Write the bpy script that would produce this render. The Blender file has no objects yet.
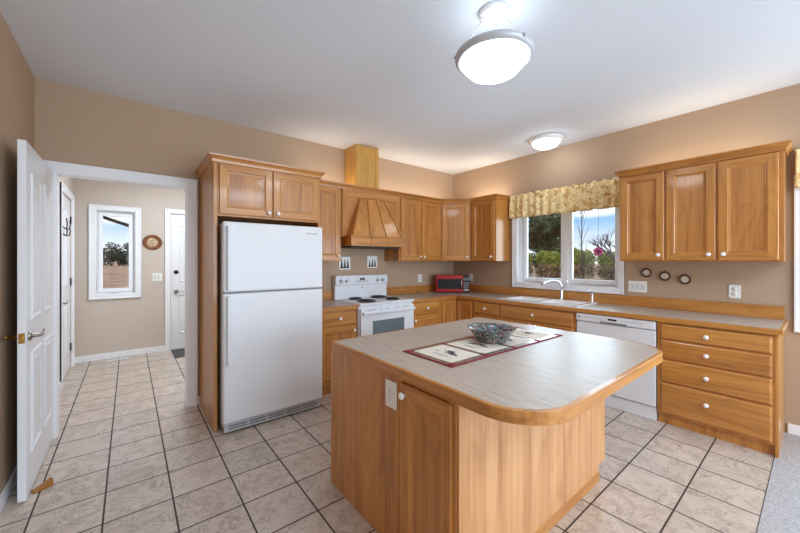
import bpy, bmesh, math, random
from mathutils import Matrix, Vector
R = math.radians
C = bpy.context.scene.collection
SC = bpy.context.scene

# ------------------------------------------------------------------ camera
F_PX, YAW, V0, EYE = 337.57, 38.734, 260.48, 1.42
cd = bpy.data.cameras.new('camera')
cam = bpy.data.objects.new('camera', cd); C.objects.link(cam)
cam.location = (0, 0, EYE); cam.rotation_euler = (R(90), 0, R(-YAW))
cd.sensor_width = 36; cd.lens = 36 * F_PX / 800
cd.shift_y = -(266.5 - V0) / 800
cd.clip_start = .02; cd.clip_end = 900
SC.camera = cam

# ------------------------------------------------------------------ view, world
vs = SC.view_settings
vs.view_transform = 'Standard'; vs.look = 'None'; vs.gamma = 1; vs.use_curve_mapping = False
vs.exposure = 0.28
SC.cycles.use_denoising = True
SC.cycles.max_bounces = 10; SC.cycles.diffuse_bounces = 6; SC.cycles.transparent_max_bounces = 16
SC.cycles.sample_clamp_indirect = 6.0
SC.cycles.caustics_reflective = False; SC.cycles.caustics_refractive = False

def hexc(r, g, b, a=1):
    f = lambda c: (c / 255 / 12.92) if c / 255 <= .04045 else ((c / 255 + .055) / 1.055) ** 2.4
    return (f(r), f(g), f(b), a)

def nt_new(tree):
    tree.nodes.clear()
    def N(kind, **k):
        n = tree.nodes.new(kind)
        for a, v in k.items():
            if a == 'inp':
                for s, val in v.items(): n.inputs[s].default_value = val
            else: setattr(n, a, v)
        return n
    return N, (lambda a, b: tree.links.new(a, b))

def ramp(N, stops, interp='LINEAR'):
    n = N('ShaderNodeValToRGB'); cr = n.color_ramp; cr.interpolation = interp
    while len(cr.elements) < len(stops): cr.elements.new(.5)
    for e, (p, c) in zip(cr.elements, stops): e.position = p; e.color = c
    return n

W = bpy.data.worlds.new('sky'); SC.world = W; W.use_nodes = True
N, L = nt_new(W.node_tree)
tc = N('ShaderNodeTexCoord'); sep = N('ShaderNodeSeparateXYZ'); L(tc.outputs['Generated'], sep.inputs[0])
g = ramp(N, [(0, hexc(190, 180, 170)), (.495, hexc(236, 228, 220)), (.515, hexc(226, 232, 242)), (.555, hexc(140, 186, 236)), (.62, hexc(96, 156, 226)), (1, hexc(60, 118, 196))])
ma = N('ShaderNodeMath', operation='MULTIPLY_ADD'); ma.inputs[1].default_value = .5; ma.inputs[2].default_value = .5
L(sep.outputs['Z'], ma.inputs[0]); L(ma.outputs[0], g.inputs[0])
mp = N('ShaderNodeMapping'); mp.inputs['Scale'].default_value = (1.2, 1.2, 9); L(tc.outputs['Generated'], mp.inputs[0])
nz = N('ShaderNodeTexNoise', inp={'Scale': 1.9, 'Detail': 4, 'Roughness': .5, 'Distortion': .3}); L(mp.outputs[0], nz.inputs['Vector'])
cr = ramp(N, [(.49, (0, 0, 0, 1)), (.62, (1, 1, 1, 1))]); L(nz.outputs['Fac'], cr.inputs[0])
mx = N('ShaderNodeMixRGB'); mx.inputs[2].default_value = hexc(246, 246, 250); L(cr.outputs[0], mx.inputs[0]); L(g.outputs[0], mx.inputs[1])
bg = N('ShaderNodeBackground'); bg.inputs['Strength'].default_value = 1.15; L(mx.outputs[0], bg.inputs[0])
wo = N('ShaderNodeOutputWorld'); L(bg.outputs[0], wo.inputs[0])

# ------------------------------------------------------------------ sun and large lights
def light(name, kind, loc, energy, color=(1, 1, 1), rot=(0, 0, 0), size=None, size_y=None, radius=None):
    d = bpy.data.lights.new(name, kind); d.energy = energy; d.color = color
    if kind == 'AREA':
        d.shape = 'RECTANGLE'; d.size = size; d.size_y = size_y or size
    elif radius is not None:
        d.shadow_soft_size = radius
    o = bpy.data.objects.new(name, d); C.objects.link(o); o.location = loc; o.rotation_euler = rot
    return o
sun = light('sun', 'SUN', (0, 0, 30), 2.2, (1, .95, .86), (R(50), 0, R(-75))); sun.data.angle = R(3)
DAY = (.68, .845, 1.0)
# daylight through the wide glazing at the rear of the open room and the dining window
light('rear_window_daylight', 'AREA', (2.2, -4.3, 1.45), 185, DAY, (R(112), 0, 0), 3.6, 2.3)
light('dining_window_daylight', 'AREA', (4.10, -1.0, 1.45), 26, DAY, (R(90), 0, R(90)), 1.7, 1.1)
light('sink_window_daylight', 'AREA', (4.50, 2.03, 1.6), 22, DAY, (R(90), 0, R(90)), 1.2, 1.0)
light('added_fill_light', 'AREA', (1.9, -1.6, 2.82), 48, (.84, .92, 1), (0, 0, 0), 1.2, 1.2)  # unseen fill lamp added to brighten the counters and the wall under the uppers
light('hall_ceiling_light', 'AREA', (.75, 5.1, 2.80), 42, (.80, .90, 1), (0, 0, 0), .6, .6)

# ------------------------------------------------------------------ dimensions
XC, YC, ZC = 4.226, 3.843, 2.852         # right wall, back wall, ceiling
XL = -.577                               # left wall
ZT = .930                                # perimeter worktop height
ZI = .905                                # island worktop height
YE = .208                                # tile / carpet boundary
YH = 6.45                                # far hall wall

# ------------------------------------------------------------------ materials
def principled(name, col=(.8, .8, .8, 1), rough=.5, metal=0., coat=0., coat_rough=.1, spec=.5, **k):
    m = bpy.data.materials.new(name); m.use_nodes = True
    N, L = nt_new(m.node_tree)
    p = N('ShaderNodeBsdfPrincipled'); o = N('ShaderNodeOutputMaterial'); L(p.outputs[0], o.inputs[0])
    p.inputs['Base Color'].default_value = col; p.inputs['Roughness'].default_value = rough
    p.inputs['Metallic'].default_value = metal; p.inputs['Coat Weight'].default_value = coat
    p.inputs['Coat Roughness'].default_value = coat_rough; p.inputs['Specular IOR Level'].default_value = spec
    for a, v in k.items(): p.inputs[a.replace('_', ' ')].default_value = v
    return m, N, L, p

def coords(N, L, scale=(1, 1, 1), rand=True):
    t = N('ShaderNodeTexCoord'); out = t.outputs['Object']
    if rand:
        oi = N('ShaderNodeObjectInfo'); mu = N('ShaderNodeMath', operation='MULTIPLY'); mu.inputs[1].default_value = 37.
        L(oi.outputs['Random'], mu.inputs[0])
        ad = N('ShaderNodeVectorMath', operation='ADD'); L(out, ad.inputs[0]); L(mu.outputs[0], ad.inputs[1]); out = ad.outputs[0]
    m = N('ShaderNodeMapping'); m.inputs['Scale'].default_value = scale; L(out, m.inputs[0])
    return m.outputs[0]

def bump(N, L, p, height, strength=.1, dist=.01):
    b = N('ShaderNodeBump'); b.inputs['Strength'].default_value = strength; b.inputs['Distance'].default_value = dist
    L(height, b.inputs['Height']); L(b.outputs[0], p.inputs['Normal'])

def wood(name, axis, light_c, mid_c, dark_c, coat=.4, rings=11., ring_amt=.13):
    m, N, L, p = principled(name, rough=.38, coat=coat, coat_rough=.09)
    s = [3.2, 3.2, 3.2]; s[axis] = .55
    v = coords(N, L, tuple(s))
    n1 = N('ShaderNodeTexNoise', inp={'Scale': 1., 'Detail': 2, 'Roughness': .45, 'Distortion': .25}); L(v, n1.inputs['Vector'])
    mu = N('ShaderNodeMath', operation='MULTIPLY'); mu.inputs[1].default_value = rings; L(n1.outputs['Fac'], mu.inputs[0])
    fr = N('ShaderNodeMath', operation='FRACT'); L(mu.outputs[0], fr.inputs[0])
    rr = ramp(N, [(0, (0, 0, 0, 1)), (.62, (.35, .35, .35, 1)), (.90, (1, 1, 1, 1)), (1, (0, 0, 0, 1))]); L(fr.outputs[0], rr.inputs[0])
    s2 = [52, 52, 52]; s2[axis] = 1.6
    v2 = coords(N, L, tuple(s2))
    n2 = N('ShaderNodeTexNoise', inp={'Scale': 1., 'Detail': 3, 'Roughness': .6}); L(v2, n2.inputs['Vector'])
    s3 = [13, 13, 13]; s3[axis] = .55
    v3 = coords(N, L, tuple(s3))
    n3 = N('ShaderNodeTexNoise', inp={'Scale': 1., 'Detail': 2}); L(v3, n3.inputs['Vector'])
    a = N('ShaderNodeMath', operation='MULTIPLY_ADD'); a.inputs[1].default_value = ring_amt; L(rr.outputs[0], a.inputs[0])
    b = N('ShaderNodeMath', operation='MULTIPLY'); b.inputs[1].default_value = .60; L(n2.outputs['Fac'], b.inputs[0]); L(b.outputs[0], a.inputs[2])
    c = N('ShaderNodeMath', operation='MULTIPLY_ADD'); c.inputs[1].default_value = .68; L(n3.outputs['Fac'], c.inputs[0]); L(a.outputs[0], c.inputs[2])
    r2 = ramp(N, [(.30, light_c), (.68, mid_c), (1.15, dark_c)] if False else [(.40, light_c), (.68, mid_c), (.98, dark_c)]); L(c.outputs[0], r2.inputs[0])
    L(r2.outputs[0], p.inputs['Base Color'])
    bump(N, L, p, n2.outputs['Fac'], .08, .002)
    return m
OAK = (hexc(208, 148, 76), hexc(190, 127, 58), hexc(148, 92, 40))
WV = wood('honey_wood_upright', 2, *OAK)
WH = wood('honey_wood_lengthwise', 0, *OAK)
WP = wood('honey_panel_veneer', 2, hexc(200, 140, 74), hexc(182, 120, 58), hexc(140, 86, 38))
WY = wood('honey_wood_crosswise', 1, *OAK)
VEN = wood('pale_veneer', 2, hexc(222, 172, 122), hexc(206, 150, 98), hexc(170, 110, 64), coat=.3, rings=8)
PINE = wood('pine_chase', 2, hexc(220, 172, 92), hexc(205, 152, 70), hexc(170, 118, 48), coat=.5)
WEDGE = wood('wedge_wood', 0, hexc(172, 118, 46), hexc(150, 98, 34), hexc(116, 72, 24))

def paint(name, col, rough=.75, bs=.06, scale=160):
    m, N, L, p = principled(name, col, rough)
    v = coords(N, L, (1, 1, 1), False)
    n = N('ShaderNodeTexNoise', inp={'Scale': scale, 'Detail': 2}); L(v, n.inputs['Vector'])
    bump(N, L, p, n.outputs['Fac'], bs, .004)
    return m
TAN = paint('tan_wall_paint', hexc(182, 155, 129))
HALLP = paint('beige_hall_paint', hexc(204, 190, 177))
CEILP = paint('white_ceiling_paint', hexc(228, 234, 242), .85, .1, 120)
TRIM = principled('white_trim_gloss', hexc(240, 240, 242), .3)[0]
DOORW = principled('white_door_paint', hexc(232, 233, 235), .32)[0]
APPL = principled('white_enamel', hexc(228, 229, 232), .42, coat=.04, coat_rough=.1)[0]
APPG = principled('pale_grey_plastic', hexc(196, 198, 202), .4)[0]
GREYP = principled('mid_grey_plastic', hexc(128, 130, 134), .45)[0]
BLACK = principled('black_matte', hexc(22, 22, 24), .5)[0]
MWG = principled('dark_smoked_window', hexc(30, 27, 27), .45, spec=.3)[0]
BLACKG = principled('black_gloss', hexc(18, 18, 20), .08, coat=.5)[0]
OVENG = principled('oven_glass', hexc(98, 116, 120), .06, coat=.6, coat_rough=.02)[0]
CERAM = principled('white_ceramic', hexc(246, 246, 246), .15, coat=.5)[0]
CHROME = principled('chrome', hexc(225, 228, 232), .12, 1.)[0]
NICKEL = principled('satin_nickel', hexc(170, 166, 156), .28, 1.)[0]
BRASS = principled('brass', hexc(198, 160, 84), .25, 1.)[0]
BRONZE = principled('dark_bronze', hexc(58, 52, 48), .4, .8)[0]
PLATE = principled('white_wall_plate', hexc(236, 236, 232), .35)[0]
ROCK = principled('switch_rocker', hexc(214, 214, 210), .3)[0]
REDP = principled('red_plastic', hexc(178, 8, 24), .3, coat=.2)[0]
RIMG = principled('brushed_grey_rim', hexc(196, 198, 203), .45, .2)[0]
VINYL = principled('white_vinyl', hexc(242, 243, 245), .35)[0]
COIL = principled('burner_coil', hexc(34, 32, 32), .55)[0]
PAN = principled('black_drip_pan', hexc(26, 26, 28), .25)[0]

def emis(name, col, s):
    m = bpy.data.materials.new(name); m.use_nodes = True
    N, L = nt_new(m.node_tree); e = N('ShaderNodeEmission'); e.inputs[0].default_value = col; e.inputs[1].default_value = s
    o = N('ShaderNodeOutputMaterial'); L(e.outputs[0], o.inputs[0]); return m
LAMP = emis('lit_opal_glass', (.90, .95, 1, 1), 13.0)
LAMP2 = emis('lit_opal_dome', (.90, .95, 1, 1), 9.0)

def glass():
    m = bpy.data.materials.new('window_glass'); m.use_nodes = True
    N, L = nt_new(m.node_tree)
    t = N('ShaderNodeBsdfTransparent'); t.inputs[0].default_value = (.96, .98, .97, 1)
    gl = N('ShaderNodeBsdfGlossy'); gl.inputs['Roughness'].default_value = .02
    fr = N('ShaderNodeFresnel'); fr.inputs[0].default_value = 1.45
    mx = N('ShaderNodeMixShader'); L(fr.outputs[0], mx.inputs[0]); L(t.outputs[0], mx.inputs[1]); L(gl.outputs[0], mx.inputs[2])
    o = N('ShaderNodeOutputMaterial'); L(mx.outputs[0], o.inputs[0]); return m
GLASS = glass()

def tile():
    m, N, L, p = principled('stone_look_floor_tile', rough=.32, coat=.15, coat_rough=.2)
    t = N('ShaderNodeTexCoord'); sx = N('ShaderNodeSeparateXYZ'); L(t.outputs['Object'], sx.inputs[0])
    P_ = .316
    def axis(out, off):
        a = N('ShaderNodeMath', operation='SUBTRACT'); a.inputs[1].default_value = off - 20 * P_; L(out, a.inputs[0])
        d = N('ShaderNodeMath', operation='DIVIDE'); d.inputs[1].default_value = P_; L(a.outputs[0], d.inputs[0])
        f = N('ShaderNodeMath', operation='FRACT'); L(d.outputs[0], f.inputs[0])
        fl = N('ShaderNodeMath', operation='FLOOR'); L(d.outputs[0], fl.inputs[0])
        pp = N('ShaderNodeMath', operation='PINGPONG'); pp.inputs[1].default_value = .5; L(f.outputs[0], pp.inputs[0])
        return pp.outputs[0], fl.outputs[0]
    dx, ix = axis(sx.outputs['X'], .204); dy, iy = axis(sx.outputs['Y'], YE)
    mn = N('ShaderNodeMath', operation='MINIMUM'); L(dx, mn.inputs[0]); L(dy, mn.inputs[1])
    gr = N('ShaderNodeMapRange'); gr.inputs['From Min'].default_value = .011; gr.inputs['From Max'].default_value = .018; L(mn.outputs[0], gr.inputs['Value'])
    cb = N('ShaderNodeCombineXYZ'); L(ix, cb.inputs[0]); L(iy, cb.inputs[1])
    wn = N('ShaderNodeTexWhiteNoise', noise_dimensions='3D'); L(cb.outputs[0], wn.inputs['Vector'])
    ad = N('ShaderNodeVectorMath', operation='MULTIPLY_ADD'); L(wn.outputs['Color'], ad.inputs[0]); ad.inputs[1].default_value = (9, 9, 9); L(t.outputs['Object'], ad.inputs[2])
    n1 = N('ShaderNodeTexNoise', inp={'Scale': 7., 'Detail': 8, 'Roughness': .62, 'Distortion': 1.2}); L(ad.outputs[0], n1.inputs['Vector'])
    c1 = ramp(N, [(.28, hexc(176, 160, 146)), (.5, hexc(200, 184, 170)), (.72, hexc(212, 199, 187))]); L(n1.outputs['Fac'], c1.inputs[0])
    n2 = N('ShaderNodeTexNoise', inp={'Scale': 5., 'Detail': 7, 'Roughness': .66, 'Distortion': 1.2}); L(ad.outputs[0], n2.inputs['Vector'])
    vr = ramp(N, [(.485, (0, 0, 0, 1)), (.5, (.75, .75, .75, 1)), (.515, (0, 0, 0, 1))]); L(n2.outputs['Fac'], vr.inputs[0])
    mv = N('ShaderNodeMixRGB'); mv.inputs[2].default_value = hexc(120, 104, 92); L(vr.outputs[0], mv.inputs[0]); L(c1.outputs[0], mv.inputs[1])
    hv = N('ShaderNodeHueSaturation'); 
    vv = N('ShaderNodeMapRange'); vv.inputs['To Min'].default_value = .93; vv.inputs['To Max'].default_value = 1.05; L(wn.outputs['Value'], vv.inputs['Value'])
    L(vv.outputs[0], hv.inputs['Value']); L(mv.outputs[0], hv.inputs['Color'])
    mg = N('ShaderNodeMixRGB'); mg.inputs[1].default_value = hexc(58, 48, 43); L(gr.outputs[0], mg.inputs[0]); L(hv.outputs[0], mg.inputs[2])
    L(mg.outputs[0], p.inputs['Base Color'])
    rg = N('ShaderNodeMapRange'); rg.inputs['To Min'].default_value = .8; rg.inputs['To Max'].default_value = .34; L(gr.outputs[0], rg.inputs['Value']); L(rg.outputs[0], p.inputs['Roughness'])
    hh = N('ShaderNodeMath', operation='MULTIPLY_ADD'); hh.inputs[1].default_value = .25; L(n1.outputs['Fac'], hh.inputs[0]); L(gr.outputs[0], hh.inputs[2])
    bump(N, L, p, hh.outputs[0], .25, .004)
    return m
TILE = tile()

def noisy(name, stops, scale, rough=.9, mapping=(1, 1, 1), detail=4, bs=.3, dist=.01, rand=False, rough_n=.6):
    m, N, L, p = principled(name, rough=rough)
    v = coords(N, L, mapping, rand)
    n = N('ShaderNodeTexNoise', inp={'Scale': scale, 'Detail': detail, 'Roughness': rough_n}); L(v, n.inputs['Vector'])
    r = ramp(N, stops); L(n.outputs['Fac'], r.inputs[0]); L(r.outputs[0], p.inputs['Base Color'])
    if bs: bump(N, L, p, n.outputs['Fac'], bs, dist)
    return m
CARPET = noisy('grey_carpet', [(.3, hexc(150, 146, 146)), (.55, hexc(186, 182, 182)), (.75, hexc(206, 203, 203))], 110, .95, bs=.8)
LAM = noisy('woodgrain_laminate', [(.26, hexc(140, 126, 114)), (.44, hexc(174, 161, 149)), (.60, hexc(194, 182, 170)), (.8, hexc(206, 197, 187))], 1., .38, (150, 7, 30), 5, .02, .001, rough_n=.7)
for n_ in LAM.node_tree.nodes:
    if n_.type == 'BSDF_PRINCIPLED': n_.inputs['Coat Weight'].default_value = .08; n_.inputs['Coat Roughness'].default_value = .25; n_.inputs['Specular IOR Level'].default_value = .35
def valance_cloth():
    m, N, L, p = principled('floral_cloth', rough=.9)
    v = coords(N, L, (1, 1, 1), False)
    n = N('ShaderNodeTexNoise', inp={'Scale': 26., 'Detail': 5, 'Roughness': .65, 'Distortion': 1.5}); L(v, n.inputs['Vector'])
    r = ramp(N, [(.30, hexc(84, 62, 44)), (.385, hexc(160, 124, 78)), (.44, hexc(238, 212, 154)), (.58, hexc(242, 220, 166)), (.70, hexc(244, 232, 200))]); L(n.outputs['Fac'], r.inputs[0])
    n2 = N('ShaderNodeTexNoise', inp={'Scale': 11., 'Detail': 3}); L(v, n2.inputs['Vector'])
    r2 = ramp(N, [(.58, (0, 0, 0, 1)), (.64, (1, 1, 1, 1))]); L(n2.outputs['Fac'], r2.inputs[0])
    mx = N('ShaderNodeMixRGB', blend_type='MULTIPLY'); mx.inputs[2].default_value = hexc(226, 204, 172); L(r2.outputs[0], mx.inputs[0]); L(r.outputs[0], mx.inputs[1])
    L(mx.outputs[0], p.inputs['Base Color'])
    return m
VAL = valance_cloth()
def speck(name, cols, scale):
    m, N, L, p = principled(name, rough=.25, coat=.5)
    v = coords(N, L, (1, 1, 1), False)
    vo = N('ShaderNodeTexVoronoi', inp={'Scale': scale}); L(v, vo.inputs['Vector'])
    sp = N('ShaderNodeSeparateColor'); L(vo.outputs['Color'], sp.inputs[0])
    r = ramp(N, [(i / len(cols), c) for i, c in enumerate(cols)], 'CONSTANT'); L(sp.outputs[0], r.inputs[0])
    L(r.outputs[0], p.inputs['Base Color']); return m
BOWL = speck('mosaic_glaze', [hexc(60, 62, 64), hexc(96, 108, 112), hexc(140, 96, 84), hexc(72, 74, 72), hexc(96, 140, 148), hexc(70, 78, 108), hexc(174, 160, 150), hexc(52, 50, 50), hexc(112, 84, 72)], 130)
PLAID = speck('plaid_border', [hexc(120, 104, 96), hexc(150, 136, 124), hexc(96, 84, 78), hexc(134, 110, 104)], 140)
RUNR = noisy('dark_red_cloth', [(.3, hexc(104, 16, 34)), (.7, hexc(140, 28, 46))], 90, .9, bs=.2)
RUNC = noisy('cream_cloth', [(.3, hexc(216, 206, 190)), (.7, hexc(232, 224, 210))], 200, .9, bs=.2)
INK = principled('dark_print', hexc(78, 78, 76), .9)[0]
PORC = noisy('printed_tile', [(.30, hexc(70, 82, 88)), (.42, hexc(150, 160, 160)), (.52, hexc(232, 232, 226))], 26, .25, bs=0, rand=True)
MEDAL = noisy('tooled_brown', [(.35, hexc(92, 50, 22)), (.6, hexc(138, 80, 38))], 40, .5, bs=.2)
MEDC = noisy('tooled_cream', [(.38, hexc(150, 104, 66)), (.6, hexc(216, 192, 160))], 60, .5, bs=.2)
DISHR = principled('dark_plate_rim', hexc(74, 50, 38), .3, coat=.4)[0]
DISHC = noisy('painted_plate_centre', [(.30, hexc(120, 92, 74)), (.42, hexc(214, 200, 178)), (.7, hexc(230, 220, 204))], 70, .25, bs=0, rand=True)
MAT = noisy('charcoal_mat', [(.3, hexc(50, 50, 52)), (.7, hexc(92, 90, 90))], 120, .95)
GROUND = noisy('dry_field', [(.3, hexc(140, 98, 64)), (.5, hexc(184, 140, 100)), (.7, hexc(206, 170, 132))], .35, .95, (1, 1, 1), 8, 0)
BARK = noisy('grey_bark', [(.3, hexc(82, 66, 56)), (.7, hexc(128, 108, 92))], 8, .9)
DRY = noisy('dry_twigs', [(.3, hexc(138, 112, 90)), (.7, hexc(190, 166, 140))], 6, .9)
PURP = noisy('dark_twigs', [(.3, hexc(66, 58, 62)), (.7, hexc(104, 92, 92))], 6, .9)
NEEDLE = noisy('evergreen_foliage', [(.3, hexc(34, 48, 32)), (.5, hexc(62, 82, 52)), (.75, hexc(108, 122, 78))], 2.2, .8, bs=0)
HEDG = noisy('hedge_leaves', [(.3, hexc(88, 100, 38)), (.5, hexc(134, 140, 56)), (.75, hexc(182, 180, 92))], 1.6, .8, bs=0)
HEDB = noisy('brown_hedge_leaves', [(.3, hexc(84, 66, 44)), (.5, hexc(128, 104, 70)), (.75, hexc(170, 144, 106))], 1.6, .9, bs=0)
FARG = noisy('far_tree_foliage', [(.3, hexc(36, 46, 36)), (.7, hexc(74, 84, 60))], .8, .9, bs=0)
EAVE = principled('dark_eave_board', hexc(58, 50, 48), .8)[0]
PINKG = principled('pink_stained_glass', hexc(232, 92, 150), .15, Transmission_Weight=.3)[0]
LEAD = principled('lead_came', hexc(60, 58, 60), .5)[0]

# ------------------------------------------------------------------ mesh building
class MB:
    def __init__(s, M=None): s.bm = bmesh.new(); s.M = M
    def _fin(s, verts):
        if s.M is not None:
            for v in verts: v.co = s.M @ v.co
    def poly(s, pts, mi=0, smooth=False):
        vs_ = [s.bm.verts.new(p) for p in pts]; s._fin(vs_)
        f = s.bm.faces.new(vs_); f.material_index = mi; f.smooth = smooth; return f
    def box(s, x0, x1, y0, y1, z0, z1, b=0, mi=0, seg=2):
        vs_ = [s.bm.verts.new((x, y, z)) for x in (x0, x1) for y in (y0, y1) for z in (z0, z1)]
        fs = [s.bm.faces.new([vs_[i] for i in q]) for q in ((0, 1, 3, 2), (4, 6, 7, 5), (0, 4, 5, 1), (2, 3, 7, 6), (0, 2, 6, 4), (1, 5, 7, 3))]
        for f in fs: f.material_index = mi
        if b:
            es = list({e for f in fs for e in f.edges})
            r = bmesh.ops.bevel(s.bm, geom=es, offset=b, segments=seg, affect='EDGES', profile=.5)
            new = {v for f in r['faces'] for v in f.verts} | {v for v in vs_ if v.is_valid}
            for f in r['faces']: f.material_index = mi
            for v in list(new):
                for f in v.link_faces: new |= set(f.verts)
            vs_ = list(new)
        s._fin(vs_); return s
    def prism(s, pts, z0, z1, mi=0, side_mi=None, smooth_sides=False):
        """polygon (x,y) counter-clockwise, extruded in z"""
        lo = [s.bm.verts.new((x, y, z0)) for x, y in pts]; hi = [s.bm.verts.new((x, y, z1)) for x, y in pts]
        n = len(pts)
        f = s.bm.faces.new(hi); f.material_index = mi
        f = s.bm.faces.new(lo[::-1]); f.material_index = mi
        for i in range(n):
            f = s.bm.faces.new([lo[i], lo[(i + 1) % n], hi[(i + 1) % n], hi[i]]); f.material_index = mi if side_mi is None else side_mi; f.smooth = smooth_sides
        s._fin(lo + hi); return s
    def lathe(s, prof, o=(0, 0, 0), ax=(0, 0, 1), n=24, mi=0, sx=1, sy=1):
        """profile (r, h) turned about axis ax through o"""
        a = Vector(ax).normalized(); u = a.orthogonal().normalized(); w = a.cross(u); o = Vector(o)
        if abs(a.z) > .99: u, w = Vector((1, 0, 0)), Vector((0, 1, 0)) * (1 if a.z > 0 else -1)
        rings = []
        for r, h in prof:
            if r < 1e-6: rings.append([s.bm.verts.new(o + a * h)])
            else: rings.append([s.bm.verts.new(o + a * h + (u * math.cos(t) * sx + w * math.sin(t) * sy) * r) for t in [2 * math.pi * i / n for i in range(n)]])
        for A, B in zip(rings, rings[1:]):
            for i in range(n):
                j = (i + 1) % n
                if len(A) == 1 and len(B) == 1: continue
                q = [A[0], B[j], B[i]] if len(A) == 1 else [A[i], A[j], B[0]] if len(B) == 1 else [A[i], A[j], B[j], B[i]]
                f = s.bm.faces.new(q); f.smooth = True; f.material_index = mi
        s._fin([v for r_ in rings for v in r_]); return s
    def cyl(s, p0, p1, r, n=12, mi=0, r1=None):
        p0, p1 = Vector(p0), Vector(p1); h = (p1 - p0).length; r1 = r if r1 is None else r1
        return s.lathe([(0, 0), (r, 0), (r, 0), (r1, h), (r1, h), (0, h)], p0, p1 - p0, n, mi)
    def tube(s, pts, r, n=8, mi=0, closed=False):
        pts = [Vector(p) for p in pts]; rr = r if isinstance(r, (list, tuple)) else [r] * len(pts)
        rings = []; up = None; k = len(pts)
        for i, p in enumerate(pts):
            a = pts[(i - 1) % k] if closed or i else p; b = pts[(i + 1) % k] if closed or i < k - 1 else p
            d = (b - a).normalized()
            u = d.orthogonal().normalized() if up is None else (up - d * up.dot(d)).normalized()
            up = u; w = d.cross(u)
            rings.append([s.bm.verts.new(p + (u * math.cos(t) + w * math.sin(t)) * rr[i]) for t in [2 * math.pi * q / n for q in range(n)]])
        pr = list(zip(rings, rings[1:])) + ([(rings[-1], rings[0])] if closed else [])
        for A, B in pr:
            for i in range(n):
                f = s.bm.faces.new([A[i], A[(i + 1) % n], B[(i + 1) % n], B[i]]); f.smooth = True; f.material_index = mi
        if not closed:
            for f_ in (rings[0][::-1], rings[-1]): s.bm.faces.new(f_).material_index = mi
        s._fin([v for r_ in rings for v in r_]); return s
    def sweep(s, path, prof, mi=0):
        """closed profile (out, z) swept along a level path, out = right-hand side; mitred"""
        P = [Vector(p) for p in path]; rings = []
        for i, p in enumerate(P):
            nn = []
            if i: d = (p - P[i - 1]).normalized(); nn.append(Vector((d.y, -d.x)))
            if i < len(P) - 1: d = (P[i + 1] - p).normalized(); nn.append(Vector((d.y, -d.x)))
            m = nn[0] if len(nn) == 1 else (nn[0] + nn[1]) / (1 + nn[0].dot(nn[1]))
            rings.append([s.bm.verts.new((p.x + m.x * o, p.y + m.y * o, z)) for o, z in prof])
        k = len(prof)
        for A, B in zip(rings, rings[1:]):
            for i in range(k): s.bm.faces.new([A[i], A[(i + 1) % k], B[(i + 1) % k], B[i]]).material_index = mi
        s.bm.faces.new(rings[0][::-1]).material_index = mi; s.bm.faces.new(rings[-1]).material_index = mi
        s._fin([v for r_ in rings for v in r_]); return s
    def door(s, x0, x1, z0, z1, t=.02, fw=.058, mv=0, mh=1, y=0.):
        """frame-and-panel front in the x/z plane, front at y-t; stiles mv, rails mh"""
        def ring(dx, yy): return [(x0 + dx, y + yy, z0 + dx), (x1 - dx, y + yy, z0 + dx), (x1 - dx, y + yy, z1 - dx), (x0 + dx, y + yy, z1 - dx)]
        rs = [ring(0, 0), ring(0, -t + .004), ring(.004, -t), ring(fw, -t), ring(fw + .006, -t + .007), ring(fw + .014, -t + .008), ring(fw + .017, -t + .012)]
        V = [[s.bm.verts.new(p) for p in r] for r in rs]
        for a, (A, B) in enumerate(zip(V, V[1:])):
            for i in range(4):
                f = s.bm.faces.new([A[i], A[(i + 1) % 4], B[(i + 1) % 4], B[i]]); f.material_index = mh if i in (0, 2) else mv
        s.bm.faces.new(V[-1]).material_index = 2; s.bm.faces.new(V[0][::-1]).material_index = mv
        s._fin([v for r in V for v in r]); return s
    def slab(s, x0, x1, z0, z1, t=.02, y=0., mi=0):
        def ring(dx, yy): return [(x0 + dx, y + yy, z0 + dx), (x1 - dx, y + yy, z0 + dx), (x1 - dx, y + yy, z1 - dx), (x0 + dx, y + yy, z1 - dx)]
        rs = [ring(0, 0), ring(0, -t + .008), ring(.004, -t + .004), ring(.012, -t)]
        V = [[s.bm.verts.new(p) for p in r] for r in rs]
        for A, B in zip(V, V[1:]):
            for i in range(4): s.bm.faces.new([A[i], A[(i + 1) % 4], B[(i + 1) % 4], B[i]]).material_index = mi
        s.bm.faces.new(V[-1]).material_index = mi; s.bm.faces.new(V[0][::-1]).material_index = mi
        s._fin([v for r in V for v in r]); return s
    def build(s, name, mats, parent=None, world=False, fix=True):
        if world and parent is not None:
            inv = root_matrix(parent).inverted()
            for v in s.bm.verts: v.co = inv @ v.co
        if fix: bmesh.ops.recalc_face_normals(s.bm, faces=s.bm.faces)
        me = bpy.data.meshes.new(name); s.bm.to_mesh(me); s.bm.free()
        for m in (mats if isinstance(mats, (list, tuple)) else [mats]): me.materials.append(m)
        o = bpy.data.objects.new(name, me); C.objects.link(o)
        if parent is not None: o.parent = parent
        return o

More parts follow.
